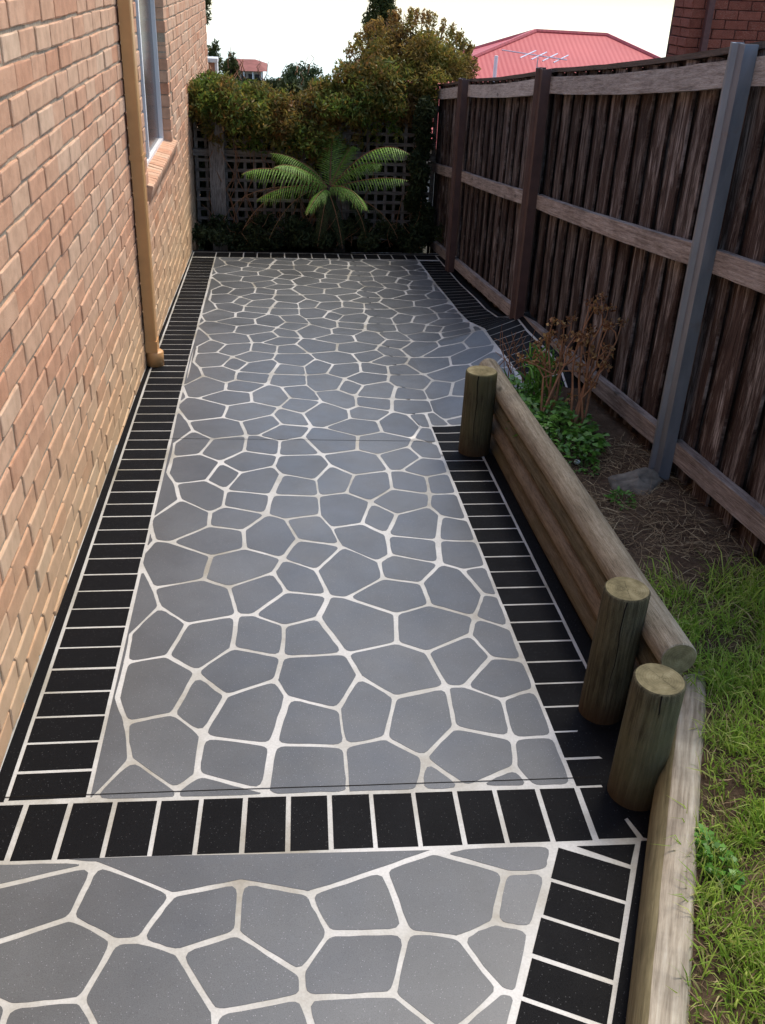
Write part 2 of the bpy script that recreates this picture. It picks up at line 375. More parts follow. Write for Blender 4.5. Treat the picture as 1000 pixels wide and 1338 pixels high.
# ------------------------------------------------------------------ paving
A_ = np.array([.68615, -.4572]); B_ = np.array([.0, 1.6976])
CELLS = [[(-0.537, 3.633), (-0.422, 3.826), (-0.286, 3.689), (-0.286, 3.563), (-0.437, 3.427), (-0.497, 3.443)],
 [(-0.542, 3.297), (-0.497, 3.443), (-0.437, 3.427), (-0.264, 3.306), (-0.282, 3.126), (-0.463, 3.07)],
 [(-0.428, 2.945), (-0.463, 3.07), (-0.282, 3.126), (-0.185, 3.063), (-0.149, 2.87), (-0.322, 2.823)],
 [(-0.507, 2.77), (-0.428, 2.945), (-0.322, 2.823), (-0.372, 2.631), (-0.502, 2.599)],
 [(-0.322, 2.823), (-0.149, 2.87), (-0.159, 2.667), (-0.271, 2.535), (-0.372, 2.631)],
 [(-0.502, 2.599), (-0.372, 2.631), (-0.271, 2.535), (-0.325, 2.326), (-0.462, 2.29), (-0.505, 2.412)],
 [(-0.271, 2.535), (-0.168, 2.404), (-0.231, 2.215), (-0.325, 2.326)],
 [(-0.462, 2.29), (-0.325, 2.326), (-0.231, 2.215), (-0.236, 2.051), (-0.293, 1.992), (-0.429, 2.128)],
 [(-0.286, 3.689), (-0.229, 3.748), (-0.042, 3.666), (-0.141, 3.518), (-0.286, 3.563)],
 [(-0.231, 2.215), (-0.027, 2.163), (-0.048, 1.969), (-0.236, 2.051)],
 [(-0.168, 2.404), (-0.013, 2.48), (0.021, 2.387), (-0.027, 2.163), (-0.231, 2.215)],
 [(-0.159, 2.667), (0.009, 2.604), (-0.013, 2.48), (-0.168, 2.404), (-0.271, 2.535)],
 [(-0.149, 2.87), (-0.092, 2.868), (0.019, 2.793), (0.009, 2.604), (-0.159, 2.667)],
 [(-0.092, 2.868), (0.028, 3.023), (0.189, 2.985), (0.14, 2.843), (0.019, 2.793)],
 [(-0.185, 3.063), (-0.017, 3.165), (0.028, 3.023), (-0.092, 2.868), (-0.149, 2.87)],
 [(-0.017, 3.165), (0.019, 3.273), (0.149, 3.176), (0.189, 2.985), (0.028, 3.023)],
 [(-0.282, 3.126), (-0.264, 3.306), (-0.132, 3.364), (0.019, 3.273), (-0.017, 3.165), (-0.185, 3.063)],
 [(-0.437, 3.427), (-0.286, 3.563), (-0.141, 3.518), (-0.132, 3.364), (-0.264, 3.306)],
 [(-0.141, 3.518), (-0.042, 3.666), (0.034, 3.614), (0.082, 3.43), (0.019, 3.273), (-0.132, 3.364)],
 [(0.034, 3.614), (0.187, 3.653), (0.23, 3.531), (0.264, 3.369), (0.082, 3.43)],
 [(0.082, 3.43), (0.264, 3.369), (0.149, 3.176), (0.019, 3.273)],
 [(-0.02, 3.861), (0.19, 3.84), (0.187, 3.653), (0.034, 3.614), (-0.042, 3.666)],
 [(0.028, 4.084), (0.186, 4.011), (0.19, 3.84), (-0.02, 3.861)],
 [(0.009, 2.604), (0.224, 2.612), (0.259, 2.488), (0.179, 2.313), (0.021, 2.387), (-0.013, 2.48)],
 [(0.019, 2.793), (0.14, 2.843), (0.224, 2.612), (0.009, 2.604)]]
LEFT = [[(-0.65, 3.297), (-0.575, 3.297), (-0.542, 3.285), (-0.463, 3.07), (-0.428, 2.945), (-0.507, 2.77), (-0.502, 2.599), (-0.505, 2.412), (-0.462, 2.29), (-0.429, 2.128), (-0.508, 1.975), (-0.575, 1.935), (-0.65, 1.935)],
        [(-0.65, 3.633), (-0.575, 3.633), (-0.537, 3.62), (-0.497, 3.443), (-0.542, 3.31), (-0.575, 3.297), (-0.65, 3.297)]]
FG = [[(-0.784, 1.66), (-0.823, 1.801), (-0.461, 1.741)], [(-0.461, 1.741), (-0.823, 1.801), (0.385, 1.79), (0.385, 1.72), (0.254, 1.675), (0.061, 1.611), (-0.103, 1.661), (-0.265, 1.631)], [(-0.784, 1.66), (-0.461, 1.741), (-0.497, 1.578), (-0.736, 1.491)], [(-0.461, 1.741), (-0.265, 1.631), (-0.334, 1.504), (-0.384, 1.505), (-0.497, 1.578)], [(-0.265, 1.631), (-0.103, 1.661), (-0.107, 1.508), (-0.242, 1.466), (-0.334, 1.504)], [(-0.103, 1.661), (0.061, 1.611), (0.106, 1.49), (0.038, 1.388), (-0.107, 1.508)], [(0.061, 1.611), (0.254, 1.675), (0.29, 1.482), (0.106, 1.49)], [(0.254, 1.675), (0.385, 1.72), (0.56, 1.641), (0.501, 1.493), (0.409, 1.457), (0.29, 1.482)], [(0.385, 1.72), (0.723, 1.76), (0.673, 1.64), (0.56, 1.641)], [(0.56, 1.641), (0.673, 1.64), (0.588, 1.468), (0.501, 1.493)], [(0.501, 1.493), (0.588, 1.468), (0.513, 1.298), (0.478, 1.311), (0.409, 1.457)], [(0.29, 1.482), (0.409, 1.457), (0.478, 1.311), (0.343, 1.21), (0.238, 1.322)], [(0.106, 1.49), (0.29, 1.482), (0.238, 1.322), (0.039, 1.33), (0.038, 1.388)], [(-0.107, 1.508), (0.038, 1.388), (0.039, 1.33), (-0.148, 1.304), (-0.242, 1.466)], [(-0.384, 1.505), (-0.334, 1.504), (-0.242, 1.466), (-0.148, 1.304), (-0.144, 1.184), (-0.334, 1.187), (-0.434, 1.36)], [(-0.736, 1.491), (-0.497, 1.578), (-0.384, 1.505), (-0.434, 1.36), (-0.587, 1.356), (-0.72, 1.431)], [(-0.587, 1.356), (-0.434, 1.36), (-0.334, 1.187), (-0.591, 1.208)], [(-0.72, 1.431), (-0.587, 1.356), (-0.591, 1.208)], [(-0.148, 1.304), (0.039, 1.33), (0.084, 1.166), (-0.144, 1.184)], [(0.039, 1.33), (0.238, 1.322), (0.343, 1.21), (0.328, 1.122), (0.084, 1.166)], [(0.343, 1.21), (0.478, 1.311), (0.513, 1.298), (0.427, 1.114), (0.328, 1.122)]]

def clip(poly, nx, ny, c):
    """keep nx*x+ny*y<=c"""
    out = []
    for i in range(len(poly)):
        p, q = poly[i - 1], poly[i]; dp = nx * p[0] + ny * p[1] - c; dq = nx * q[0] + ny * q[1] - c
        if (dp < 0) != (dq < 0):
            t = dp / (dp - dq); out.append((p[0] + t * (q[0] - p[0]), p[1] + t * (q[1] - p[1])))
        if dq <= 0: out.append(q)
    return out
def area(p): return .5 * sum(p[i - 1][0] * p[i][1] - p[i][0] * p[i - 1][1] for i in range(len(p)))
def inset(p, d):
    if area(p) < 0: p = p[::-1]
    q = [p[0]]
    for v in p[1:]:
        if math.dist(v, q[-1]) > .006: q.append(v)
    if math.dist(q[0], q[-1]) < .006: q.pop()
    p = q; n = len(p); L = []
    if n < 3: return []
    for i in range(n):
        a, b = p[i], p[(i + 1) % n]; l = math.dist(a, b); nx, ny = -(b[1] - a[1]) / l, (b[0] - a[0]) / l
        L.append((nx, ny, nx * a[0] + ny * a[1] + d * random.uniform(.75, 1.3)))
    out = []
    for i in range(n):
        a, b = L[i - 1], L[i]; det = a[0] * b[1] - a[1] * b[0]
        if abs(det) < .15: out.append((p[i][0] + d * b[0], p[i][1] + d * b[1])); continue
        out.append(((a[2] * b[1] - a[1] * b[2]) / det, (a[0] * b[2] - a[2] * b[0]) / det))
    return out if area(out) > .0009 else []
def rounded(p, r):
    out = []; n = len(p)
    for i in range(n):
        a, b, c = (np.array(p[i - 1]), np.array(p[i]), np.array(p[(i + 1) % n]))
        la, lc = np.linalg.norm(a - b), np.linalg.norm(c - b)
        u = (a - b) / la; v = (c - b) / lc
        ang = math.acos(max(-1, min(1, float(u @ v)))); 
        k = min(r / max(.3, math.tan(ang / 2)) , .36 * la, .36 * lc)
        s, e = b + u * k, b + v * k
        for t in (0, .33, .67, 1):
            out.append(tuple((1 - t) ** 2 * s + 2 * t * (1 - t) * b + t * t * e))
    res = []                                          # hand-cut stencil: edges wander a little
    for i in range(len(out)):
        a, b = np.array(out[i]), np.array(out[(i + 1) % len(out)]); l = np.linalg.norm(b - a); res.append(tuple(a + rng.normal(0, .0005, 2)))
        if l > .03:
            nrm = np.array([-(b - a)[1], (b - a)[0]]) / l; bow = random.uniform(-.0022, .0012)
            for t in ((.33, .67) if l < .09 else (.25, .5, .75)):
                res.append(tuple(a + (b - a) * t + nrm * (bow * 4 * t * (1 - t) + random.gauss(0, .0007))))
    return [(float(p), float(q)) for p, q in res]
def slab(name, poly, mat, parent, h=.0009, lift=0.0, **props):
    """flat coated piece following the paving surface, with a real edge"""
    n = len(poly)
    if max(p[0] for p in poly) > .86 and max(p[1] for p in poly) > 4.42:       # warped corner: follow the small facets of the base
        if area(poly) < 0: poly = poly[::-1]
        V = []; F = []
        i0, i1 = math.floor(min(p[0] for p in poly) / GR), math.ceil(max(p[0] for p in poly) / GR)
        j0, j1 = math.floor(min(p[1] for p in poly) / GR), math.ceil(max(p[1] for p in poly) / GR)
        for i in range(i0, i1):
            col_ = clip(clip(poly, -1, 0, -i * GR), 1, 0, (i + 1) * GR)
            if len(col_) < 3: continue
            for j in range(j0, j1):
                q = clip(clip(col_, 0, -1, -j * GR), 0, 1, (j + 1) * GR)
                if len(q) < 3 or abs(area(q)) < 1e-7: continue
                k = len(V); V += [(x, y, zgrid(x, y) + lift + h) for x, y in q]; F.append(tuple(range(k, k + len(q))))
        return link(name, mesh(name, V, F, mat, True), parent, **props)
    V = [(x, y, zpath(x, y) + lift + h) for x, y in poly] + [(x, y, zpath(x, y) + lift - .004) for x, y in poly]
    F = [tuple(range(n))] + [(i, i + n, (i + 1) % n + n, (i + 1) % n) for i in range(n)]
    return link(name, mesh(name, V, F, mat), parent, **props)

GR = .045
def zgrid(x, y):
    i, j = math.floor(x / GR), math.floor(y / GR); u, v = x / GR - i, y / GR - j
    z = lambda a, b: zpath(a * GR, b * GR)
    return (z(i, j) * (1 - u) + z(i + 1, j) * u) * (1 - v) + (z(i, j + 1) * (1 - u) + z(i + 1, j + 1) * u) * v
def base_sheet(name, x0f, x1f, ys):
    nx = 18; V = []; F = []
    for y in ys:
        for i in range(nx + 1):
            x = x0f(y) + (x1f(y) - x0f(y)) * i / nx; V.append((x, y, zpath(x, y)))
    for j in range(len(ys) - 1):
        for i in range(nx):
            a = j * (nx + 1) + i; F.append((a, a + 1, a + nx + 2, a + nx + 1))
    if name == 'path':
        V = [(x, y, z - (.02 if x > .80 and y > 4.3 else 0)) for x, y, z in V]
        i0, i1, j0, j1 = 17, 39, 95, 214; k = len(V); w_ = i1 - i0 + 1
        V += [(i * GR, j * GR, zpath(i * GR, j * GR)) for j in range(j0, j1 + 1) for i in range(i0, i1 + 1)]
        F += [(k + j * w_ + i, k + j * w_ + i + 1, k + (j + 1) * w_ + i + 1, k + (j + 1) * w_ + i) for j in range(j1 - j0) for i in range(i1 - i0)]
    return link(name, mesh(name, V, F, 'joint', True), kind='structure')
NEAR_LO, NEAR_HI = (-.7647, -.7647), (1.728, 1.9)
def yl(x): return 1.743 - .0235 * (x + .0)      # lower line of the cross band
def yu(x): return 1.953 - .0215 * (x + .0)      # upper line of the cross band
WALLX = -.784
def linL(y): return -.524 - .0034 * (y - 1.98)  # grey / black line along the house
def outL(y): return -.737 - .0036 * (y - 1.98)
path = base_sheet('path', lambda y: WALLX - .03, lambda y: 1.12 if y < 4.5 else 1.72, [1.85, 2.2, 2.8, 3.4, 4, 4.3, 4.499] + [4.5 + .1 * i for i in range(52)])
apron = base_sheet('paved_apron', lambda y: WALLX - .03, lambda y: sleeper_x(min(y, 2.0)) + .06, [-.6, -.2, .2, .6, 1.0, 1.3, 1.6, 1.85])
FAR_Y = 9.27
INR, INR2, STEP_Y = .824, 1.388, 4.68
stones = []
def emit_cell(c):
    poly = [(float(x), float(y)) for x, y in c]
    poly = clip(poly, -.0215, -1, -1.953)
    if poly: poly = clip(poly, 0, 1, FAR_Y)
    if poly: poly = clip(poly, -1, -.0034, .524 - .0034 * 1.98)
    if poly: poly = clip(poly, 1, 0, INR2)
    if len(poly) < 3: return
    y0 = min(p[1] for p in poly); x1 = max(p[0] for p in poly)
    parts = [poly]
    if x1 > INR and y0 < STEP_Y:
        parts = [clip(poly, 1, 0, INR), clip(clip(poly, -1, 0, -INR), 0, -1, -STEP_Y)]
    for q in parts:
        if len(q) < 3 or abs(area(q)) < .0022: continue
        q = inset(q, .0076)
        if q: stones.append(rounded(q, .026))
for n in range(-1, 5):
    for c in LEFT:
        emit_cell(np.array(c) + n * B_)
for n in range(-2, 7):
    for mcol in range(0, 4):
        for c in CELLS: emit_cell(np.array(c) + mcol * A_ + n * B_)
stones.sort(key=lambda p: sum(q[1] for q in p) / len(p))
for i, p in enumerate(stones[:300]): slab('stone', p, 'grey_coat', path)
if len(stones) > 300:
    mb = MB()
    for p in stones[300:]:
        n = len(p); mb.add([(x, y, zpath(x, y) + .0009) for x, y in p], [tuple(range(n))])
    mb.build('far_stones', 'grey_coat', path, kind='stuff')
print('stones', len(stones))
for c in FG:
    c = clip(c, .0235, 1, 1.743)
    c = clip(c, -1, 0, -WALLX) if c else c
    if len(c) < 3: continue
    c = inset(c, .0072)
    if c: slab('stone', rounded(c, .024), 'grey_coat', apron)
for n in (-1, -2):                                    # the same pattern carries on towards and past the camera
    for mcol in range(-1, 3):
        for c in CELLS:
            p = [(float(x), float(y)) for x, y in np.array(c) + mcol * A_ + (n + (1 if mcol > 1 else 0)) * B_ + (0, -.1)]
            p = clip(p, 0, 1, 1.10); p = clip(p, -1, 0, -WALLX) if p else p
            p = clip(p, 1, -.46, .713 - .46 * 1.714) if p else p
            p = clip(p, 0, -1, .55) if p else p
            if len(p) > 2 and abs(area(p)) > .002:
                p = inset(p, .0068)
                if p: slab('stone', rounded(p, .015), 'grey_coat', apron)

G = .0052   # half joint between border bricks
def bq(name, pts, parent, d=G, mat='black_coat'):
    if area(pts) < 0: pts = pts[::-1]
    q = inset(pts, d)
    if q: slab(name, q, mat, parent, h=.0012)
PITCH = 1.6976 / 14
# along the house
ys = [2.0884 + PITCH * k for k in range(-1, 60)]
for k in range(len(ys) - 1):
    a, b = ys[k], ys[k + 1]
    if a < 1.97: a = 1.975
    if b > FAR_Y + .01: break
    bq('brick', [(linL(a), a), (linL(b), b), (outL(b), b), (outL(a), a)], path)
# black strip against the wall
for a, b in [(1.975, 5.62), (5.62, 9.5)]:
    st = [(outL(a) - .004, a), (outL(b) - .004, b), (WALLX + .004, b), (WALLX + .004, a)]
    n = 14; poly = [(outL(a + (b - a) * i / n) - .006, a + (b - a) * i / n) for i in range(n + 1)]
    poly += [(WALLX + .003, a + (b - a) * i / n) for i in range(n, -1, -1)]
    V = []; F = []
    for i in range(n + 1):
        y = a + (b - a) * i / n
        for x in (WALLX + .003, outL(y) - .006): V.append((x, y, zpath(x, y) + .0012))
    for i in range(n): F.append((2 * i, 2 * i + 1, 2 * i + 3, 2 * i + 2))
    link('border_strip', mesh('border_strip', V, F, 'black_coat'), path)
# along the logs
OUTR = 1.026
ys = [1.9288 + .1206 * k for k in range(0, 24)]
for k in range(len(ys) - 1):
    a, b = ys[k], ys[k + 1]
    if a > STEP_Y - .02: break
    b = min(b, STEP_Y)
    if b < 2.42: x1 = 1.10                         # plain black run behind the posts
    else: x1 = OUTR
    bq('brick', [(INR, a), (x1, a), (x1, b), (INR, b)], path)
for a, b in [(2.42, STEP_Y - .02)]:
    n = 10; V = []; F = []
    for i in range(n + 1):
        y = a + (b - a) * i / n
        for x in (OUTR + .006, 1.115): V.append((x, y, zpath(x, y) + .0012))
    for i in range(n): F.append((2 * i, 2 * i + 1, 2 * i + 3, 2 * i + 2))
    link('border_strip', mesh('border_strip', V, F, 'black_coat'), path)
# paint over the missing joints behind the posts
slab('border_strip', [(.90, 2.165), (1.1, 2.165), (1.1, 2.43), (1.06, 2.43), (.97, 2.30)], 'black_coat', path, h=.0016)
slab('border_strip', [(1.0, 1.96), (1.1, 1.96), (1.1, 2.17), (.93, 2.17), (.93, 2.06)], 'black_coat', path, h=.0016)
# along the far fence
yy = 4.98 - 3 * PITCH; 
while yy < FAR_Y - .05:
    a, b = yy, yy + PITCH; yy = b
    bq('brick', [(INR2 + .004, a), (1.60, a), (1.60, b), (INR2 + .004, b)], path, d=.0045)
V = []; F = []
for j in range(100, 212):
    for x in (1.606, 1.71): V.append((x, j * GR, zgrid(x, j * GR) + .003))
for i in range(111): F.append((2 * i, 2 * i + 1, 2 * i + 3, 2 * i + 2))
link('border_strip', mesh('border_strip', V, F, 'black_coat'), path)
# far end row
xs = [-.765, linL(9.3)] 
x = linL(9.3)
cuts = [-.765, x]
while x < INR2 - .05: x += .131; cuts.append(x)
cuts[-1] = INR2; cuts.append(1.60)
for a, b in zip(cuts[:-1], cuts[1:]):
    bq('brick', [(a, FAR_Y + .004), (b, FAR_Y + .004), (b, 9.52), (a, 9.52)], path)
V = [(-.78, 9.53, zpath(0, 9.53) + .003), (1.7, 9.53, zpath(1.6, 9.53) + .003), (1.7, 9.6, zpath(1.6, 9.6) + .003), (-.78, 9.6, zpath(0, 9.6) + .003)]
link('border_strip', mesh('border_strip', V, [(0, 1, 2, 3)], 'black_coat'), path)
# cross band in front
bx = [WALLX + .004, -.686, -.57, -.454, -.336, -.221, -.104, .013, .127, .242, .358, .474, .589, .709, .822]
for k, (a, b) in enumerate(zip(bx[:-1], bx[1:])):
    sk = .012
    bq('brick', [(a, yl(a) + .001), (b, yl(b) + .001), (b + (.006 if k < 14 else 0), yu(b) - .001), (a + (.006 if k else 0), yu(a) - .001)], apron if False else path, d=.0062)
slab('border_strip', [(.834, yl(.83) + .012), (.938, yl(.93) + .012), (.925, 1.80), (.936, 1.805), (.955, yl(.95) + .012), (1.00, yl(.95) - .01), (1.1, 1.95), (1.1, 1.965), (.90, 1.955), (.905, 1.925), (.838, 1.926)], 'black_coat', path, h=.0012)
slab('border_strip', [(.90, 1.937), (1.1, 1.937), (1.1, 2.0), (.90, 2.0)], 'black_coat', path, h=.0017)
# border along the near log edging
P0 = np.array([.713, 1.714]); D0 = np.array([-.4265, -.9045]); N0 = np.array([.893, -.449])
wid = .1965
for k in range(-1, 14):
    a, b = -.006 + k * .1185, -.006 + (k + 1) * .1185
    if k < 0:
        pts = [P0 + D0 * .004, P0 + (.212, .004), P0 + D0 * .0 + N0 * wid + D0 * .008, P0 + D0 * .018]
        pts = [(.742, 1.7215), (.936, 1.717), (.892, 1.634)]
    else:
        q = [P0 + D0 * a, P0 + D0 * b, P0 + D0 * b + N0 * wid, P0 + D0 * a + N0 * wid]
        pts = [tuple(map(float, v)) for v in q]
    bq('brick', pts, apron, d=.0062)
V = []; F = []
for i in range(13):
    y = 1.72 - i * .19
    e = P0 + D0 * ((1.714 - y) / .9045 * 1.0)
    x0 = .94 - .4826 * (1.725 - y) + .0065; x1 = sleeper_x(y) + .03
    for x in (x0, x1): V.append((x, y, zpath(x, y) + .0012))
for i in range(12): F.append((2 * i, 2 * i + 1, 2 * i + 3, 2 * i + 2))
link('border_strip', mesh('border_strip', V, [f[::-1] for f in F], 'black_coat'), apron)
# saw cuts
def cut(x0, y0, x1, y1, w_=.0028):
    n = 12; V = []; F = []
    for i in range(n + 1):
        x = x0 + (x1 - x0) * i / n; y = y0 + (y1 - y0) * i / n + random.uniform(-.0006, .0006)
        V += [(x, y - w_ / 2, zpath(x, y) + .0020), (x, y + w_ / 2, zpath(x, y) + .0020)]
    for i in range(n): F.append((2 * i, 2 * i + 2, 2 * i + 3, 2 * i + 1))
    link('saw_cut', mesh('saw_cut', V, F, 'crack'), path)
cut(-.745, 1.992, .90, 1.966); cut(-.70, 4.538, .822, 4.47)

# ------------------------------------------------------------------ brick house at the left
house = thing('brick_house', 'salmon and tan brick house wall with a downpipe and window along the left', 'house', (WALLX, 2, -.1))
house.location = (0, 0, 0)
WY0, WY1, WZ0, WZ1 = 6.52, 8.20, .66, 2.10
HY0, HY1, HZ0, HZ1 = -1.2, 13.6, -.62, 3.0
def wall_mesh():
    mb = MB(); x0, x1 = WALLX - .25, WALLX - .0065
    mb.box(x0, x1, HY0, WY0 - .01, HZ0, HZ1); mb.box(x0, x1, WY1 + .01, HY1, HZ0, HZ1)
    mb.box(x0, x1, WY0 - .01, WY1 + .01, HZ0, WZ0 - .075); mb.box(x0, x1, WY0 - .01, WY1 + .01, WZ1 + .01, HZ1)
    return mb
wall = wall_mesh().build('wall', 'mortar', house)
def brick_mesh(L, H, D, seed, pull=.0028):
    """front face +X, centred on Y/Z, worn arrises"""
    r = random.Random(seed); us = [-.5, -.475, -.15, .2, .475, .5]; vs_ = [-.5, -.43, .05, .43, .5]
    V = []; F = []; nu, nv = len(us), len(vs_)
    for j, v in enumerate(vs_):
        for i, u in enumerate(us):
            e = (i in (0, nu - 1)) + (j in (0, nv - 1))
            x = -(0, pull, pull * 2.4)[e] * r.uniform(.6, 1.6) + r.uniform(-.0004, .0004)
            k = .0025 if e else 0
            V.append((x, u * L + r.uniform(-k, k), v * H + r.uniform(-k, k)))
    for j in range(nv - 1):
        for i in range(nu - 1):
            a = j * nu + i; F.append((a, a + 1, a + nu + 1, a + nu))
    ring = list(range(nu)) + [j * nu + nu - 1 for j in range(1, nv)] + [(nv - 1) * nu + i for i in range(nu - 2, -1, -1)] + [j * nu for j in range(nv - 2, 0, -1)]
    k = len(V); V += [(-D, V[q][1], V[q][2]) for q in ring]; n = len(ring)
    F += [(ring[i], k + i, k + (i + 1) % n, ring[(i + 1) % n]) for i in range(n)]
    return V, F
BV = [brick_mesh(.230, .0765, .10, s, .0024) for s in range(8)]
HV = [brick_mesh(.111, .077, .10, s + 20) for s in range(3)]
BMESH = [mesh('brick', v, f, 'salmon_brick', False) for v, f in BV]
HMESH = [mesh('brick', v, f, 'salmon_brick', False) for v, f in HV]
spots = []
z = HZ0 + .043; row = 0
ZOFF = (1.9 - .1935) % .086
z = ZOFF + .043 - .086 * 9
while z < HZ1 - .03:
    off = (row % 2) * .12 + random.uniform(-.012, .012); y = HY0 + off + .12
    while y < HY1 - .1:
        half = False; ok = True; yc = y
        if z + .043 > WZ0 - .03 and z - .043 < WZ1 + .01:
            lo, hi = y - .12, y + .12
            if hi > WY0 + .03 and lo < WY1 - .03:
                if lo < WY0 - .06: half = True; yc = WY0 - .06
                elif hi > WY1 + .06: half = True; yc = WY1 + .06
                else: ok = False
                if half and ((yc < 7 and lo > WY0 - .1) or (yc > 7 and hi < WY1 + .1)): ok = True
            elif lo < WY0 and hi > WY0 - .1 and hi <= WY0 + .03: yc = WY0 - .122
            elif hi > WY1 and lo < WY1 + .1 and lo >= WY1 - .03: yc = WY1 + .122
        if ok: spots.append((yc, z, half))
        y += .24
    z += .086; row += 1
vis = []
for i, (y, z, half) in enumerate(spots):
    if y < .6: continue
    px_, py_, dz = project((WALLX, y, z))
    if dz < .3 or not (-40 < px_ < 1000 and -25 < py_ < 1400): continue
    if z < zpath(WALLX, y) - .03: continue
    vis.append((1 / (y * y + (1.9 - z) ** 2) / max(.3, y), i))
vis.sort(reverse=True); single = {i for _, i in vis[:300]}
rest = MB()
for i, (y, z, half) in enumerate(spots):
    ang = random.uniform(-.012, .012); x = WALLX + random.uniform(-.004, .003); yy = y + random.uniform(-.004, .004); zz = z + random.uniform(-.003, .003)
    if i in single:
        link('brick', random.choice(HMESH if half else BMESH), wall, (x, yy, zz), (ang, 0, random.uniform(-.01, .01)))
    else:
        V, F = random.choice(HV if half else BV); c, s = math.cos(ang), math.sin(ang)
        rest.add([(a + x, yy + b * c - d * s, zz + b * s + d * c) for a, b, d in V], F)
rest.build('distant_bricks', 'salmon_brick', wall, False, kind='stuff')
# window
win = link('window', None, house, label='white framed sliding window with dark glass and brick sill')
fx0, fx1 = WALLX - .10, WALLX - .062
def fr(y0, y1, z0, z1, x0=fx0, x1=fx1, nm='frame'):
    mb = MB(); mb.box(x0, x1, y0, y1, z0, z1); return mb.build(nm, 'white_paint', win)
fr(WY0, WY0 + .045, WZ0, WZ1); fr(WY1 - .045, WY1, WZ0, WZ1); fr(WY0 + .045, WY1 - .045, WZ0, WZ0 + .055); fr(WY0 + .045, WY1 - .045, WZ1 - .05, WZ1)
fr(7.20, 7.25, WZ0 + .055, WZ1 - .05, fx0 + .002, fx1 - .004, 'mullion')
for a, b, dx in ((WY0 + .045, 7.20, 0), (7.25, WY1 - .045, -.006)):
    mb = MB(); mb.box(fx0 + .010 + dx, fx0 + .016 + dx, a, b, WZ0 + .055, WZ1 - .05); mb.build('pane', 'window_glass', win)
SV, SF = brick_mesh(.112, .077, .14, 77)
sm = mesh('sill_brick', [(x_, z_, -y_) for x_, y_, z_ in SV], SF, 'salmon_brick', True)
ysl = WY0 - .08
while ysl < WY1 + .1:
    V, F = brick_mesh(.076, .112, .17, random.randint(0, 999), .005)
    # stand the brick on edge: face = sloped top and nose
    mb = MB(); mb.add(V, F)
    o = mb.build('sill_brick', 'salmon_brick', win, True)
    o.location = (WALLX + .022, ysl + .043, WZ0 - .045); o.rotation_euler = (0, math.radians(14), 0)
    ysl += .0865
# downpipe
dp = link('downpipe', None, house, label='tan painted rectangular downpipe fixed to the brick wall')
pb = MB()
px0, px1, py0, py1 = WALLX + .008, WALLX + .072, 5.70, 5.80
zb = zpath(WALLX, 5.75)
prof = [(px0, py0), (px1 - .006, py0), (px1, py0 + .006), (px1, py1 - .006), (px1 - .006, py1), (px0, py1)]
k = len(prof); V = [(x, y, zb + .10) for x, y in prof] + [(x, y, 3.0) for x, y in prof]
pb.add(V, [(i, (i + 1) % k, (i + 1) % k + k, i + k) for i in range(k)] + [tuple(range(k))[::-1]])
pb.build('pipe', 'pipe_paint', dp)
pb = MB(); cx, cy = (px0 + px1) / 2 + .002, (py0 + py1) / 2
pb.box(px0 - .003, px1 + .004, py0 - .004, py1 + .004, zb + .095, zb + .165); pb.build('collar', 'pipe_paint', dp)
pb = MB(); pb.tube([(cx + .012, cy - .01, zb + .002), (cx + .012, cy - .01, zb + .088), (cx + .012, cy - .01, zb + .094)], [.052, .052, .047], 24); pb.build('socket', 'pipe_paint', dp, True)
for zz in (.95, 2.3):
    pb = MB(); pb.box(px0 - .006, px1 + .002, py0 - .002, py1 + .03, zz, zz + .025); pb.build('bracket', 'pipe_paint', dp)

# ------------------------------------------------------------------ pine log edging
def log_mesh(L, r, seed, crack=True, flat=0.0, taper=.97):
    """log along +Z from 0, slightly irregular, chamfered ends; returns V, F side, F ends"""
    rr = random.Random(seed); n = 28; zs = [0, .006] + [L * t for t in np.linspace(.08, .92, 7)] + [L - .006, L]
    ph = rr.uniform(0, 6); V = []; F = []
    for i, z in enumerate(zs):
        k = r * (1 + (taper - 1) * z / L) * (.93 if i in (0, len(zs) - 1) else 1)
        for j in range(n):
            a = 2 * math.pi * j / n; q = k * (1 + .018 * math.sin(2 * a + ph + z * 2) + .012 * math.sin(3 * a + z * 5))
            x, y = q * math.cos(a), q * math.sin(a)
            if flat: y = min(y, k * flat)
            V.append((x + .004 * math.sin(z * 3 + ph), y + .004 * math.cos(z * 2.3 + ph), z))
    for i in range(len(zs) - 1):
        for j in range(n): F.append((i * n + j, i * n + (j + 1) % n, (i + 1) * n + (j + 1) % n, (i + 1) * n + j))
    return V, F, [tuple(range(n))[::-1], tuple((len(zs) - 1) * n + j for j in range(n))]
rw = thing('log_retaining_wall', 'round treated pine log retaining wall holding up the garden bed', 'retaining wall')
def log(name, p0, p1, r, mat, seed, parent=None, flat=0.0, end='end_grain'):
    p0, p1 = Vector(p0), Vector(p1); L = (p1 - p0).length; V, F, E = log_mesh(L, r, seed, flat=flat)
    me = mesh(name, V, F + E, mat, False); me.materials.append(MAT[end])
    for p in me.polygons: p.use_smooth = True
    for i in (-1, -2): me.polygons[len(me.polygons) + i].material_index = 1; me.polygons[len(me.polygons) + i].use_smooth = False
    o = link(name, me, parent or rw); o.location = p0
    z = (p1 - p0).normalized(); up = Vector((0, 0, 1)) if abs(z.z) < .9 else Vector((0, 1, 0))
    x = up.cross(z) * -1 if abs(z.z) < .9 else Vector((1, 0, 0)); x = (z.cross(up)).normalized() * -1 if abs(z.z) < .9 else (up.cross(z)).normalized()
    y = z.cross(x).normalized()
    mt = Matrix((x, y, z)).transposed(); o.rotation_euler = mt.to_euler()
    return o
def zlog(y, k): return .222 - .052 * (y - 2.6) - .1 * k
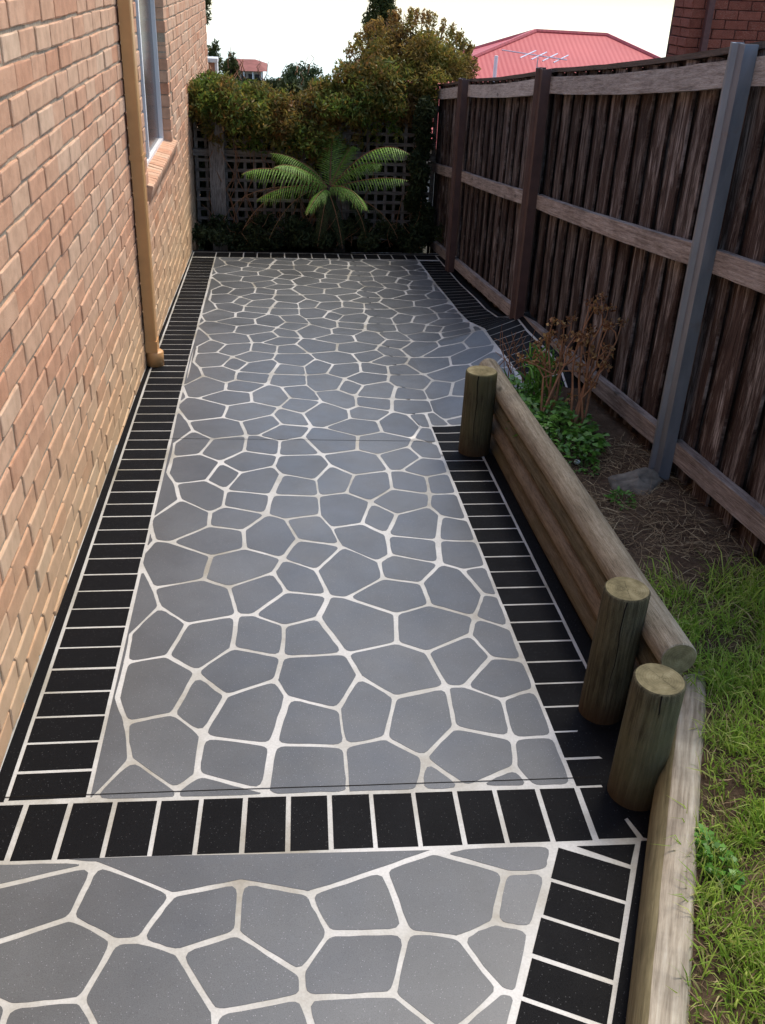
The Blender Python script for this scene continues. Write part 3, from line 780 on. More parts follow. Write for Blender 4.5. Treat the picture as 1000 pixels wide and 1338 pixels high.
for k, (ya, yb, mt) in enumerate([(2.07, 4.74, 'log_pale'), (2.12, 4.70, 'log_brown'), (2.12, 4.70, 'log_pale'), (2.12, 4.70, 'log_brown')]):
    o = log('log', (1.123 + .004 * (k % 2), ya, zlog(ya, k)), (1.120 + .005 * (k % 2), yb, zlog(yb, k)), .053 if k == 0 else .0478, ['log_pale', 'log_olive', 'log_tan', 'log_brown'][k], 3 + k)
    if k == 0: o['label'] = 'weathered pale top log'
def post(x, y, top, r, seed, label, lean=(0, 0)):
    zb = zpath(x, y) - .03
    o = log('post', (x, y, zb), (x + lean[0], y + lean[1], top), r, 'log_post', seed, end='end_grain'); o['label'] = label
    # drying crack down the face towards the path
    mb = MB(); L = top - zb; n = 14; a0 = math.radians(-108); V = []; F = []
    for i in range(n + 1):
        z = L * (.18 + .818 * i / n); a = a0 + .035 * math.sin(i * .8 + seed) + .01 * math.sin(i * 2.3) ; w_ = .030 * (.2 + .8 * i / n)
        for s in (-1, 1):
            V.append(((r * 1.012) * math.cos(a + s * w_), (r * 1.012) * math.sin(a + s * w_), z))
    for i in range(n): F.append((2 * i, 2 * i + 1, 2 * i + 3, 2 * i + 2))
    c = link('crack', mesh('crack', V, F, 'crack'), o)
    # radial splits on the top
    V = []; F = []
    for q in range(5):
        a = q * 1.3 + seed * 1.7 + random.uniform(-.4, .4); l = r * random.uniform(.25, .9); w_ = .0004
        u = np.array([math.cos(a), math.sin(a)]); v = np.array([-u[1], u[0]]); k = len(V)
        for s, t in ((.06 * r, w_), (l, w_ * .4)):
            V += [(*(u * s + v * t), L + .0012), (*(u * s - v * t), L + .0012)]
        F.append((k, k + 1, k + 3, k + 2))
    link('crack', mesh('crack', V, F, 'crack'), o)
    return o
post(.990, 4.335, .247, .078, 1, 'far log post beside the step in the paving')
post(1.005, 2.257, .365, .070, 2, 'tall log post near the end of the top log', (.004, 0))
post(.985, 1.90, .323, .071, 5, 'short thick log post in the corner by the near edging', (.006, 0))
# near edging: flat topped log at an angle
ed = thing('log_edging', 'weathered grey flat topped log edging beside the lawn', 'log edging', (sleeper_x(1.6), 1.6, 0)); ed.location = (0, 0, 0)
def edging():
    prof = [(-.004, -.10), (-.010, .06), (-.004, .10), (.006, .128), (.022, .146), (.030, .150), (.085, .153), (.094, .147), (.104, .125), (.108, .08), (.108, -.1)]
    n = len(prof); V = []; F = []; ys_ = np.linspace(2.44, -.5, 44)
    mats = []
    for i, y in enumerate(ys_):
        x0 = sleeper_x(y); zb = -.044 + .008 * math.sin(y * 2.1)
        for j, (u, h) in enumerate(prof):
            k = 0 if j < 2 else .002
            V.append((x0 + u * .86 + random.uniform(-k, k) * .6, y - u * .45, zb + h + random.uniform(-k, k) * .5 + (.004 * math.sin(y * 9 + j) if j > 3 else 0)))
    for i in range(len(ys_) - 1):
        for j in range(n - 1):
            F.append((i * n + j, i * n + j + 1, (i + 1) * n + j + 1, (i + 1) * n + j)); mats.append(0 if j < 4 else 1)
    F.append(tuple(range(n))[::-1]); mats.append(1)
    me = mesh('log', V, F, 'edge_side'); me.materials.append(MAT['edge_top'])
    me.polygons.foreach_set('material_index', mats); me.polygons.foreach_set('use_smooth', [True] * len(F))
    o = link('log', me, ed)
    return o
def mk_edge(name, stops, dark):
    b = NB(name); v0 = b.n('ShaderNodeNewGeometry').outputs['Position']
    mp = b.n('ShaderNodeMapping'); b.l(v0, mp.inputs[0]); mp.inputs['Rotation'].default_value = (0, 0, math.radians(24.4)); mp.inputs['Scale'].default_value = (1, 1, 1)
    vm = b.n('ShaderNodeVectorMath', operation='MULTIPLY'); b.l(mp.outputs[0], vm.inputs[0]); vm.inputs[1].default_value = (16, .9, 8)
    f = b.noise(vm.outputs[0], 6, 6, .65, .3); g = b.noise(v0, 7, 5)
    c = b.ramp(f, stops); c = b.mix(dark, c, b.ramp(g, [(.35, (.42, .42, .44)), (.6, (1, 1, 1))]), 'MULTIPLY')
    kn = b.ramp(b.voro(v0, 9), [(.03, (1, 1, 1)), (.06, (0, 0, 0))]); c = b.mix(kn, c, (.05, .035, .03))
    b.col(c); b.setp(Roughness=.85, Specular_IOR_Level=.15); b.bump(f, .6, .004); MAT[name] = b.m
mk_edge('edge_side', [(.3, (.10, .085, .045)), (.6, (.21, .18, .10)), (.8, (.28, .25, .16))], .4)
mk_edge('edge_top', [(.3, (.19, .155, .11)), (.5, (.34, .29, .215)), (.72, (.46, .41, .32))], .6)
edging()

# ------------------------------------------------------------------ garden bed, lawn
def zsoil(x, y):
    z = .205 - .085 * (y - 2.1)
    if y < 2.55:
        d = x - sleeper_x(y) - .11; t = smooth(0, .55, d); u = smooth(2.1, 2.55, y)
        low = .085 + .12 * t; z = low * (1 - u) + z * u
        z = min(z, .215 + .02 * x)
    z += .012 * math.sin(x * 9 + y * 5) * math.sin(y * 7 - x * 3)
    return z
def soil():
    ys_ = np.arange(-.5, 5.35, .06); n = 34; V = []; F = []
    for y in ys_:
        x0 = 1.13 if y > 2.1 else sleeper_x(y) + .09
        if 2.0 < y <= 2.16: x0 = 1.16
        for i in range(n + 1):
            x = x0 + (2.6 - x0) * (i / n) ** 1.5
            z = zsoil(x, y) + random.uniform(-.006, .006)
            if y > 4.7: z = z * (1 - smooth(4.7, 5.12, y)) + (zpath(x, y) - .03) * smooth(4.7, 5.12, y)
            V.append((x, y, z))
    for j in range(len(ys_) - 1):
        for i in range(n):
            a = j * (n + 1) + i; F.append((a, a + 1, a + n + 2, a + n + 1))
    link('soil', mesh('soil', V, F, 'soil_dirt', True), kind='structure')
soil()
def grass_density(x, y):
    d = 0.0
    if y < 2.35: d = 1.0
    elif y < 2.75: d = max(0, 1 - (y - 2.35) / .3) * .9
    d *= .35 + .65 * smooth(.30, .62, .5 + .5 * math.sin(x * 11.3 + 2 * math.sin(y * 6.1)) * math.sin(y * 9.7 + x * 3))
    if y < 2.2 and (x - sleeper_x(min(y, 2.1)) - .11) < .03: d *= .5
    if 2.2 < y < 2.75 and x < 1.25: d *= .35
    return d
def scatter(nmax, x0, x1, y0, y1, dens):
    out = []
    for _ in range(nmax):
        x = random.uniform(x0, x1); y = random.uniform(y0, y1)
        if (y < 2.1 and x < sleeper_x(y) + .105) or (y >= 2.04 and x < 1.185): continue
        if random.random() < dens(x, y): out.append((x, y))
    return out
def grass():
    pts = []
    for cx, cy in scatter(12500, .5, 1.95, .7, 2.8, grass_density):
        k = random.randint(4, 9); l0 = random.uniform(.045, .11) * (1.3 if cy > 1.9 else 1); sx, sy = random.gauss(0, .3), random.gauss(0, .3)
        for _ in range(k):
            pts.append((cx + random.gauss(0, .014), cy + random.gauss(0, .014), l0 * random.uniform(.5, 1.25), sx, sy))
    pts = np.array(pts); n = len(pts)
    z = np.array([zsoil(a, b) for a, b in pts[:, :2]]) - .004
    P0 = np.column_stack([pts[:, 0], pts[:, 1], z]); L = pts[:, 2][:, None]
    lean = np.column_stack([pts[:, 3] + rng.normal(0, .45, n) - .12, pts[:, 4] + rng.normal(0, .45, n) - .1, np.ones(n)]); lean /= np.linalg.norm(lean, axis=1)[:, None]
    P1 = P0 + lean * L * .55; d2 = lean.copy(); d2[:, 2] -= rng.uniform(.3, 1.0, n); P2 = P1 + d2 * L * .6
    side = np.cross(lean, rng.normal(size=(n, 3))); side /= np.linalg.norm(side, axis=1)[:, None]
    blades('grass', 'grass_leaf', None, P0, P1, P2, rng.uniform(.0011, .0024, n), side, kind='stuff', label='green lawn grass growing beside the log edging', category='grass')
    print('grass blades', n)
grass()
def straw(name, cnt, x0, x1, y0, y1, dens, lo, hi, label):
    pts = np.array(scatter(cnt, x0, x1, y0, y1, dens)); n = len(pts)
    a = rng.uniform(0, 2 * math.pi, n) ; L = rng.uniform(lo, hi, n)[:, None]
    z = np.array([zsoil(p, q) for p, q in pts]) + rng.uniform(.001, .016, n)
    P0 = np.column_stack([pts, z]); d = np.column_stack([np.cos(a), np.sin(a), rng.normal(.05, .13, n)])
    P1 = P0 + d * L * .5; bend = np.column_stack([-np.sin(a), np.cos(a), np.zeros(n)]) * rng.normal(0, .45, n)[:, None]; d2 = d + bend; d2[:, 2] -= .16
    P2 = P1 + d2 * L * .5
    side = np.column_stack([-np.sin(a), np.cos(a), rng.normal(0, .3, n)])
    blades(name, 'straw', None, P0, P1, P2, rng.uniform(.0007, .0018, n), side, kind='stuff', label=label, category='dry grass')
straw('dry_grass', 3600, 1.17, 1.68, 2.35, 4.0, lambda x, y: .25 + .75 * smooth(.45, .6, .5 + .5 * math.sin(x * 8 + y * 3) * math.sin(y * 5 - 1)), .03, .13, 'dead brown grass strands lying on the bare soil bed')
straw('lawn_thatch', 5200, .5, 1.9, .7, 2.45, lambda x, y: .8, .02, .08, 'dry straw thatch lying between the lawn tufts')

# ------------------------------------------------------------------ paling fence
fence = thing('paling_fence', 'weathered dark timber paling fence with grey rails along the right side', 'fence')
FX = 1.66
def ztop(y): return 1.735 - .112 * (y - 3.5)
def sag(y):
    t = ((y - 3.52) / 2.62) % 1.0; return -.016 * 4 * t * (1 - t)
def rail(y0, y1, zc, h, t, x, mat='rail_wood', name='rail', sagk=1.0, lab=None):
    """timber rail between posts in local coords with its length on Z"""
    L = math.hypot(y1 - y0, zc(y1) - zc(y0)); n = 14; V = []; F = []; hw = h / 2
    ang = math.atan2(zc(y1) - zc(y0), y1 - y0)
    for i in range(n + 1):
        s = L * i / n; y = y0 + (y1 - y0) * i / n; dz = sagk * sag(y)
        e = [random.uniform(-.0012, .0012) for _ in range(4)]
        V += [(-t / 2, -hw + dz + e[0], s), (-t / 2 + .004, hw + dz + e[1], s), (t / 2, hw + dz + e[2], s), (t / 2, -hw + dz + e[3], s)]
    for i in range(n):
        for j in range(4): F.append((i * 4 + j, i * 4 + (j + 1) % 4, i * 4 + 4 + (j + 1) % 4, i * 4 + 4 + j))
    F += [(3, 2, 1, 0), tuple(n * 4 + j for j in range(4))]
    o = link(name, mesh(name, V, F, mat), fence, (x, y0, zc(y0)))
    # local Z along (0,cos,sin), local Y up, local X
    z = Vector((0, math.cos(ang), math.sin(ang))); y_ = Vector((0, -math.sin(ang), math.cos(ang))); x_ = y_.cross(z)
    o.rotation_euler = Matrix((x_, y_, z)).transposed().to_euler()
    if lab: o['label'] = lab
    return o
PY = [.92, 3.52, 6.14, 8.72]
segs = [(2.36, 3.47), (3.57, 6.08), (6.2, 8.66), (8.78, 10.6)]
for a, b in segs:
    rail(a, b, lambda y: ztop(y) - .075, .092, .042, FX, 'rail_pale', sagk=1.0)
    rail(a - .03, b + .03, lambda y: 1.055 - .119 * (y - 3.1), .085, .042, FX, sagk=.5)
    rail(a - .03, b + .03, lambda y: .305 - .114 * (y - 2.74), .085, .045, FX, sagk=.2)
for a, b in [(2.36, 3.5), (3.503, 6.10), (6.103, 8.7), (8.703, 10.6)]:
    rail(a, b, lambda y: ztop(y) + .008, .022, .075, FX + .045, 'cap_wood', 'capping', .9)
# palings, lapped board on board
y = 2.4; k = 0
while y < 10.55:
    w_ = random.uniform(.203, .212) if k % 2 else random.uniform(.118, .140); z1 = ztop(y) - .004 + sag(y) * .9; z0 = .305 - .114 * (y - 2.74) - random.uniform(.24, .30)
    xo = FX + .0215 + (.028 if k % 2 else 0) ; th = .012
    n = 7; V = []; F = []; cup = random.uniform(-.004, .004); L = z1 - z0
    for i in range(n + 1):
        s = L * i / n; e0, e1 = random.uniform(-.0025, .0025), random.uniform(-.0025, .0025)
        V += [(0, -w_ / 2 + e0, s), (cup, 0, s), (0, w_ / 2 + e1, s), (th, w_ / 2 + e1, s), (th, -w_ / 2 + e0, s)]
    for i in range(n):
        for j in range(5): F.append((i * 5 + j, i * 5 + (j + 1) % 5, i * 5 + 5 + (j + 1) % 5, i * 5 + 5 + j))
    F += [(4, 3, 2, 1, 0), tuple(n * 5 + j for j in range(5))]
    link('paling', mesh('paling', V, [f[::-1] for f in F], 'paling_wood'), fence, (xo, y, z0), (random.uniform(-.004, .004), 0, random.uniform(-.02, .02)))
    y += .107; k += 1
def fpost(y, x, z0, z1, mat, lab, s=1.0):
    """folded steel channel post"""
    prof = [(-.018, -.060), (-.018, -.006), (-.036, .004), (-.036, .014), (-.018, .024), (-.018, .060), (.03, .060), (.03, .056), (-.014, .056), (-.014, .020), (-.030, .010), (-.014, -.010), (-.014, -.056), (.03, -.056), (.03, -.060)]
    n = len(prof); V = [(a * s, b * s, z0) for a, b in prof] + [(a * s, b * s, z1) for a, b in prof]
    F = [(i, (i + 1) % n, (i + 1) % n + n, i + n) for i in range(n)]
    F += [tuple(range(n, 2 * n))]
    o = link('post', mesh('post', V, [f[::-1] for f in F], mat), fence, (x, y, 0)); o['label'] = lab
    return o
fpost(3.52, FX - .052, -.15, ztop(3.52) + .012, 'galvanised', 'galvanised steel channel post', 1.0)
fpost(6.14, FX - .055, -.4, ztop(6.14) + .015, 'brown_steel', 'brown painted steel post', 1.15)
fpost(8.72, FX - .055, -.6, ztop(8.72) + .015, 'brown_steel', 'brown painted steel post', 1.1)
fpost(2.30, FX - .052, -.15, ztop(2.30) + .012, 'galvanised', 'galvanised steel channel post', 1.0)

# ------------------------------------------------------------------ rear lattice screen
LY = 10.3
lat = thing('lattice_screen', 'old timber lattice screen with wide post across the end of the path', 'lattice screen')
def lslat(name, x0, x1, y0, y1, z0, z1, horizontal):
    L = (x1 - x0) if horizontal else (z1 - z0); w_ = (z1 - z0) if horizontal else (x1 - x0); d = y1 - y0
    mb = MB(); mb.box(-w_ / 2, w_ / 2, -d / 2, d / 2, 0, L)
    o = mb.build(name, 'lattice_wood', lat)
    if horizontal: o.location = (x0, (y0 + y1) / 2, (z0 + z1) / 2); o.rotation_euler = (0, math.radians(90), 0)
    else: o.location = ((x0 + x1) / 2, (y0 + y1) / 2, z0)
x = -.75
while x < 1.64:
    lslat('slat', x - .016, x + .016, LY, LY + .008, -.52, .78, False); x += .0955
zz = -.46
while zz < .78:
    lslat('slat', -.77, 1.66, LY - .009, LY - .001, zz - .016, zz + .016, True); zz += .0955
for za in (.255, -.55, .72): lslat('rail', -.78, 1.66, LY - .055, LY - .011, za, za + .06, True)
lslat('post', -.62, -.47, LY - .12, LY - .057, -.7, .72, False)
lslat('post', .62, .76, LY + .01, LY + .1, -.7, .72, False)

# ------------------------------------------------------------------ vegetation at the end
def blob(n, c, r, p=.5):
    d = rng.normal(size=(n, 3)); d /= np.linalg.norm(d, axis=1)[:, None]
    return np.array(c) + d * (rng.uniform(0, 1, n) ** p)[:, None] * np.array(r)
def stems(name, parent, pts_list, r0, mat='twig'):
    mb = MB()
    for pts in pts_list: mb.tube(pts, list(np.linspace(r0, r0 * .4, len(pts))), 5, cap=False)
    return mb.build(name, mat, parent, True)
vine = thing('climbing_vine', 'dense dark green climbing vine hanging over the lattice screen', 'vine', (.3, LY, -.5)); vine.location = (0, 0, 0)
C = []
for x in np.arange(-.80, 1.2, .09):
    top = float(np.interp(x, [-.8, -.55, -.2, .05, .35, .6, .9, 1.2], [.96, .98, .93, .86, .90, 1.02, 1.2, 1.25])) + random.uniform(-.06, .05)
    bot = float(np.interp(x, [-.8, -.4, .0, .3, .6, .9, 1.2], [.60, .50, .42, .30, .42, .60, .62])) + random.uniform(-.08, .06)
    for q in range(5):
        zc = random.uniform(bot + .08, top - .10); C.append(blob(230, (x, random.uniform(10.0, 10.45), zc), (.15, .17, .13)))
    C.append(blob(170, (x, random.uniform(10.1, 10.6), top - .06), (.12, .15, .09)))
    for q in range(2): C.append(blob(30, (x + random.uniform(-.08, .08), 10.13, bot - .02 - .1 * random.random()), (.05, .05, .10)))
C = np.concatenate(C); C = C[C[:, 0] > -.775]
leaves('foliage', 'vine_leaf', vine, C, .056, .019, .5)
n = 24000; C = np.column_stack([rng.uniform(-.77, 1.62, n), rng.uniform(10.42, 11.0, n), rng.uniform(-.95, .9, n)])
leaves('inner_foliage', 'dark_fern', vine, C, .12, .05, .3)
sl = []
for i in range(26):
    x = random.uniform(-.7, 1.2); p = [(x, 10.2, -.5)]
    for q in range(7): p.append((p[-1][0] + random.uniform(-.12, .12), 10.2 + random.uniform(-.06, .06), -.5 + 1.3 * (q + 1) / 7))
    sl.append(p)
for i in range(40):
    x = random.uniform(-.7, 1.2); zt = random.uniform(.85, 1.05); p = [(x, 10.4, zt)]
    for q in range(3): p.append((p[-1][0] + random.uniform(-.05, .05), 10.4 + random.uniform(-.1, .1), p[-1][2] + random.uniform(.03, .07)))
    sl.append(p)
stems('stem', vine, sl, .005)
mound = thing('overgrown_creeper', 'tall rounded creeper mound with orange brown and green leaves in the back corner', 'creeper', (1.3, LY, -.5)); mound.location = (0, 0, 0)
C = []
for i in range(280):
    u = rng.normal(size=3); u /= np.linalg.norm(u); u[1] = -abs(u[1]) if random.random() < .7 else u[1]
    c = np.array([1.40, 10.65, .90]) + u * np.array([.64, .55, .56]) * random.uniform(.6, 1.0)
    if c[2] < .6: continue
    C.append(blob(190, c, (.13, .13, .11)))
for i in range(60):                                # sprays standing out of the crown
    a = random.uniform(.25, 2.9); c = np.array([1.40 + .66 * math.cos(a), 10.6 + random.uniform(-.3, .3), .90 + .60 * math.sin(a)])
    d = np.array([math.cos(a) * .6, 0, math.sin(a) + .2])
    for q in range(5): C.append(blob(8, c + d * .022 * q, (.03, .03, .03)))
C = np.concatenate(C); C = C[(C[:, 0] < 1.62) | (C[:, 2] > 1.0)]
leaves('foliage', 'mound_leaf', mound, C, .05, .016, .4)
sl = []
for i in range(14):
    p = [(1.3 + random.uniform(-.2, .2), 10.6, -.6)]
    for q in range(6): p.append((1.40 + random.uniform(-.5, .5) * (q + 1) / 6, 10.6 + random.uniform(-.3, .3) * (q + 1) / 6, -.6 + 2.1 * (q + 1) / 6))
    sl.append(p)
for i in range(45):
    a = random.uniform(.3, 2.8); c = np.array([1.40 + .62 * math.cos(a), 10.55, .90 + .55 * math.sin(a)]); d = np.array([math.cos(a) * .6, 0, math.sin(a) + .2])
    sl.append([c - d * .15, c, c + d * .06 + rng.normal(0, .01, 3), c + d * .11 + rng.normal(0, .02, 3)])
stems('stem', mound, sl, .005)
corner = thing('corner_shrub', 'dark leafy shrub in the shaded corner beside the paling fence', 'shrub', (1.55, 10.0, -.6)); corner.location = (0, 0, 0)
C = np.concatenate([blob(420, (1.52 + random.uniform(-.1, .08), 10.05 + random.uniform(-.1, .1), z_), (.10, .12, .12)) for z_ in np.arange(-.42, .85, .1)])
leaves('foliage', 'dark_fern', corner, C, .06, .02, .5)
stems('stem', corner, [[(1.52, 10.05, -.6), (1.5, 10.05, .1), (1.53, 10.05, .8)]], .01)

# tree fern
FC = np.array([.565, 9.93, .02])
fern = thing('tree_fern', 'bright green tree fern with arching fronds in front of the lattice', 'fern', tuple(FC)); fern.location = (0, 0, 0)
mb = MB(); mb.tube([(.53, 9.97, -.62), (.545, 9.95, -.3), FC - (0, 0, .04), FC + (0, 0, .03)], [.085, .08, .07, .04], 10); mb.build('trunk', 'bark', fern, True)
def frond(base, mid, tip, W, mat, droop=.5, n=30, curl=0):
    base, mid, tip = map(lambda v: np.asarray(v, float), (base, mid, tip)); ts = np.linspace(0, 1, n + 1); up = np.array([0, 0, 1.0])
    R = [(1 - t) ** 2 * base + 2 * t * (1 - t) * mid + t * t * tip for t in ts]; Q = []
    for i in range(2, n + 1):
        t = ts[i]; tg = R[i] - R[i - 1]; tg /= np.linalg.norm(tg)
        s = np.cross(tg, up); s = s / (np.linalg.norm(s) + 1e-6); nn = np.cross(s, tg)
        l = W * (math.sin(math.pi * min(1, .12 + .88 * t)) ** .6) * random.uniform(.75, 1.2)
        if t > .93: l *= .5
        for sg in (-1, 1):
            d0 = s * sg * .8 + tg * .6 - up * .25 * droop; d1 = s * sg * .35 + tg * .6 - up * droop * 1.3
            p = R[i].copy(); m_ = 10; w0 = .0088 * (W / .2) ** .5 * random.uniform(.85, 1.15); pl = pr = p
            for q in range(m_):
                f = (q + 1) / m_; d = d0 * (1 - f) + d1 * f; d /= np.linalg.norm(d); st = l / m_; p2 = p + d * st
                wq = w0 * (1 - f) ** .7 * (1.0 if q % 2 else .62); e = np.cross(d, nn); e /= np.linalg.norm(e) + 1e-6
                nl, nr = p2 + e * wq, p2 - e * wq
                Q.append([pl, pr, nr, nl]); pl, pr = nl, nr
                p = p2
    mb = MB(); mb.tube(R, list(np.linspace(.006, .0015, n + 1)), 5, cap=False); o = mb.build('frond', 'twig', fern, True)
    quads('leaflets', mat, o, np.array(Q), kind='stuff')
    return o
def fp(pxl, pyl, Y):
    d = RM @ np.array([(pxl - 500) / FPX, (pyl - 669) / FPX, 1.0]); return CAM + d * Y / d[1]
F_ = [((440, 250), (490, 168), (536, 202), 9.5, .24, 'fern_leaf', .9), ((440, 252), (495, 225), (534, 236), 9.45, .19, 'fern_leaf', .8), ((436, 256), (420, 240), (400, 282), 9.3, .14, 'fern_leaf', .7), ((438, 250), (470, 205), (500, 215), 9.75, .19, 'fern_leaf', .8), ((428, 250), (395, 200), (352, 200), 9.8, .19, 'fern_leaf', .8),
      ((440, 252), (462, 236), (479, 276), 9.25, .17, 'fern_leaf', .8),
      ((428, 252), (350, 205), (316, 228), 9.5, .23, 'fern_leaf', .9), ((428, 250), (385, 205), (358, 219), 9.3, .20, 'fern_leaf', .8), ((434, 250), (432, 200), (436, 168), 10.12, .17, 'fern_leaf', .5),
      ((434, 248), (450, 200), (462, 190), 10.1, .15, 'fern_leaf', .4), ((430, 250), (405, 215), (395, 212), 10.1, .14, 'fern_leaf', .4), ((428, 254), (370, 235), (335, 262), 9.5, .19, 'fern_leaf', .8),
      ((426, 256), (350, 235), (318, 300), 9.55, .12, 'dead_fern', .8), ((428, 258), (380, 245), (352, 312), 9.6, .12, 'dark_fern', .8), ((432, 260), (425, 262), (415, 322), 9.6, .15, 'dark_fern', .6),
      ((440, 260), (470, 255), (480, 318), 9.62, .13, 'dark_fern', .7), ((440, 258), (500, 258), (520, 312), 9.6, .12, 'dark_fern', .7), ((430, 258), (440, 270), (448, 325), 9.6, .14, 'dark_fern', .6), ((424, 254), (330, 232), (300, 275), 9.7, .10, 'dead_fern', .8)]
for b0, m0, t0, Y, W, mt, dr in F_:
    frond(FC + rng.normal(0, .012, 3), fp(*m0, (Y + FC[1]) / 2), fp(*t0, Y), W, mt, dr)
# leaf litter and low dead growth under the fern
litter = thing('undergrowth', 'dark dead undergrowth along the foot of the lattice screen', 'undergrowth', (.4, 9.8, -.55)); litter.location = (0, 0, 0)
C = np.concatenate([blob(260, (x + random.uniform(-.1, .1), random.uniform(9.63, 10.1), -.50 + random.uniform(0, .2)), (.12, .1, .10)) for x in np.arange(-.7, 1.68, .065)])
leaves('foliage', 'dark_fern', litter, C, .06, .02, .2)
sl = []
for i in range(50):
    x = random.uniform(-.7, 1.5); p = [np.array([x, random.uniform(9.75, 10.1), -.5])]
    for q in range(4): p.append(p[-1] + np.array([random.uniform(-.09, .09), random.uniform(-.05, .05), random.uniform(.02, .11)]))
    sl.append(p)
stems('twig', litter, sl, .0035)

# ------------------------------------------------------------------ plants in the bed
def S(x, y): return zsoil(x, y)
hyd = thing('dead_hydrangea', 'dried brown hydrangea bush with withered flower heads against the fence', 'shrub', (1.42, 4.35, S(1.42, 4.35))); hyd.location = (0, 0, 0)
sl = []; heads = []
bases = [(1.40, 4.05), (1.34, 4.25), (1.22, 4.1)]
tips = [((1.40, 4.05), (1.52, 4.25, .62)), ((1.40, 4.05), (1.48, 4.1, .50)), ((1.40, 4.05), (1.45, 4.3, .60)), ((1.40, 4.05), (1.56, 4.15, .52)), ((1.34, 4.25), (1.36, 4.35, .52)), ((1.34, 4.25), (1.28, 4.3, .42)), ((1.40, 4.05), (1.36, 4.2, .48)),
        ((1.22, 4.1), (1.30, 4.2, .34)), ((1.22, 4.1), (1.38, 4.25, .45)), ((1.34, 4.25), (1.42, 4.4, .46)), ((1.40, 4.05), (1.55, 4.3, .57)), ((1.34, 4.25), (1.25, 4.4, .38)), ((1.40, 4.05), (1.47, 4.0, .40))]
for (bx_, by_), t in tips:
    b0 = np.array([bx_, by_, S(bx_, by_) - .02]); t = np.array(t) + np.array([.035 + random.uniform(-.02, .02), .04, random.uniform(-.05, .04)]); p = [b0]
    for q in range(1, 6):
        f = q / 5; p.append(b0 * (1 - f) + t * f + np.array([0, 0, .05 * math.sin(math.pi * f)]) + rng.normal(0, .012, 3))
    sl.append(p); heads.append(p[-1])
    for q in range(2):
        k = random.randint(2, 4); e = p[k] + rng.normal(0, .06, 3) + np.array([0, 0, .08]); sl.append([p[k], (p[k] + e) / 2 + rng.normal(0, .008, 3), e]); heads.append(e)
mb = MB()
for p in sl: mb.tube(p, list(np.linspace(.0078 if len(p) > 3 else .004, .0025, len(p))), 6, cap=False)
mb.build('stem', 'twig', hyd, True)
for h in heads:
    leaves('flower_head', 'dry_flower', hyd, blob(20, h, (.032, .032, .028)), .024, .014, .2)
cover = thing('leafy_ground_cover', 'low glossy green leafy plant growing behind the top log', 'plant', (1.3, 4.0, S(1.3, 4.0))); cover.location = (0, 0, 0)
def leafplant(parent, mat, cx, cy, rx, ry, h, n, L, W):
    a = rng.uniform(0, 2 * math.pi, n); r = np.sqrt(rng.uniform(0, 1, n)); x = cx + rx * r * np.cos(a); y = cy + ry * r * np.sin(a)
    z = np.array([zsoil(p, q) for p, q in zip(x, y)]) + h * rng.uniform(.15, 1, n) * (1.05 - .6 * r)
    th = a + rng.normal(0, .8, n); d = np.column_stack([np.cos(th), np.sin(th), rng.uniform(-.15, .55, n)]); d /= np.linalg.norm(d, axis=1)[:, None]
    s = np.column_stack([-np.sin(th), np.cos(th), rng.normal(0, .25, n)]); s /= np.linalg.norm(s, axis=1)[:, None]; nn = np.cross(d, s)
    l = L * rng.uniform(.6, 1.2, n)[:, None]; w_ = W * rng.uniform(.7, 1.15, n)[:, None]; c = np.column_stack([x, y, z])
    V = np.stack([c, c + d * l * .55 + s * w_ + nn * w_ * .3, c + d * l - np.array([0, 0, .12]) * l, c + d * l * .55 - s * w_ + nn * w_ * .3], 1)
    quads('foliage', mat, parent, V)
    mb = MB()
    for i in range(0, n, 4): mb.tube([(x[i], y[i], z[i]), (cx + (x[i] - cx) * .6, cy + (y[i] - cy) * .6, zsoil(x[i], y[i]) - .01)], .0018, 4, cap=False)
    mb.build('stem', 'cover_stem', parent)
plain('cover_stem', (.10, .16, .04), .7)
leafplant(cover, 'cover_leaf', 1.30, 4.02, .19, .38, .14, 760, .046, .013)
leafplant(cover, 'cover_leaf', 1.22, 4.55, .08, .2, .13, 200, .046, .013)
weed = thing('upright_weed', 'tall narrow leaved green weed rising among the dead stems', 'plant', (1.3, 4.55, 0)); weed.location = (0, 0, 0)
n = 260; cx = rng.normal(1.34, .045, n); cy = rng.normal(4.5, .09, n); z0 = np.array([zsoil(a, b) for a, b in zip(cx, cy)])
hh = rng.uniform(.05, .36, n); P0 = np.column_stack([cx, cy, z0 + hh * .7]); d = rng.normal(0, .6, (n, 3)); d[:, 2] = 1; d /= np.linalg.norm(d, axis=1)[:, None]
P1 = P0 + d * .05; P2 = P1 + (d - np.array([0, 0, .5])) * .05; sd_ = np.cross(d, rng.normal(size=(n, 3))); sd_ /= np.linalg.norm(sd_, axis=1)[:, None]
blades('foliage', 'cover_leaf', weed, P0, P1, P2, rng.uniform(.003, .006, n), sd_)
stems('stem', weed, [[(1.34 + .04 * math.sin(i * 2), 4.5 + .07 * math.cos(i * 3), zsoil(1.34, 4.5) - .02), (1.35 + .05 * math.sin(i * 2), 4.5 + .08 * math.cos(i * 3), .18 + .04 * (i % 3))] for i in range(9)], .003, 'cover_stem')
tw = thing('bare_twigs', 'thin bare reddish twigs leaning over the black border behind the log', 'twigs', (1.3, 4.9, 0)); tw.location = (0, 0, 0)
sl = []
for i in range(16):
    b0 = np.array([random.uniform(1.2, 1.4), random.uniform(4.6, 4.95), -.02]); p = [b0]; d = np.array([random.uniform(-.5, .2), random.uniform(-.1, .5), .8])
    for q in range(5): d = d + rng.normal(0, .25, 3); p.append(p[-1] + d / np.linalg.norm(d) * .065)
    sl.append(p)
stems('twig', tw, sl, .003)
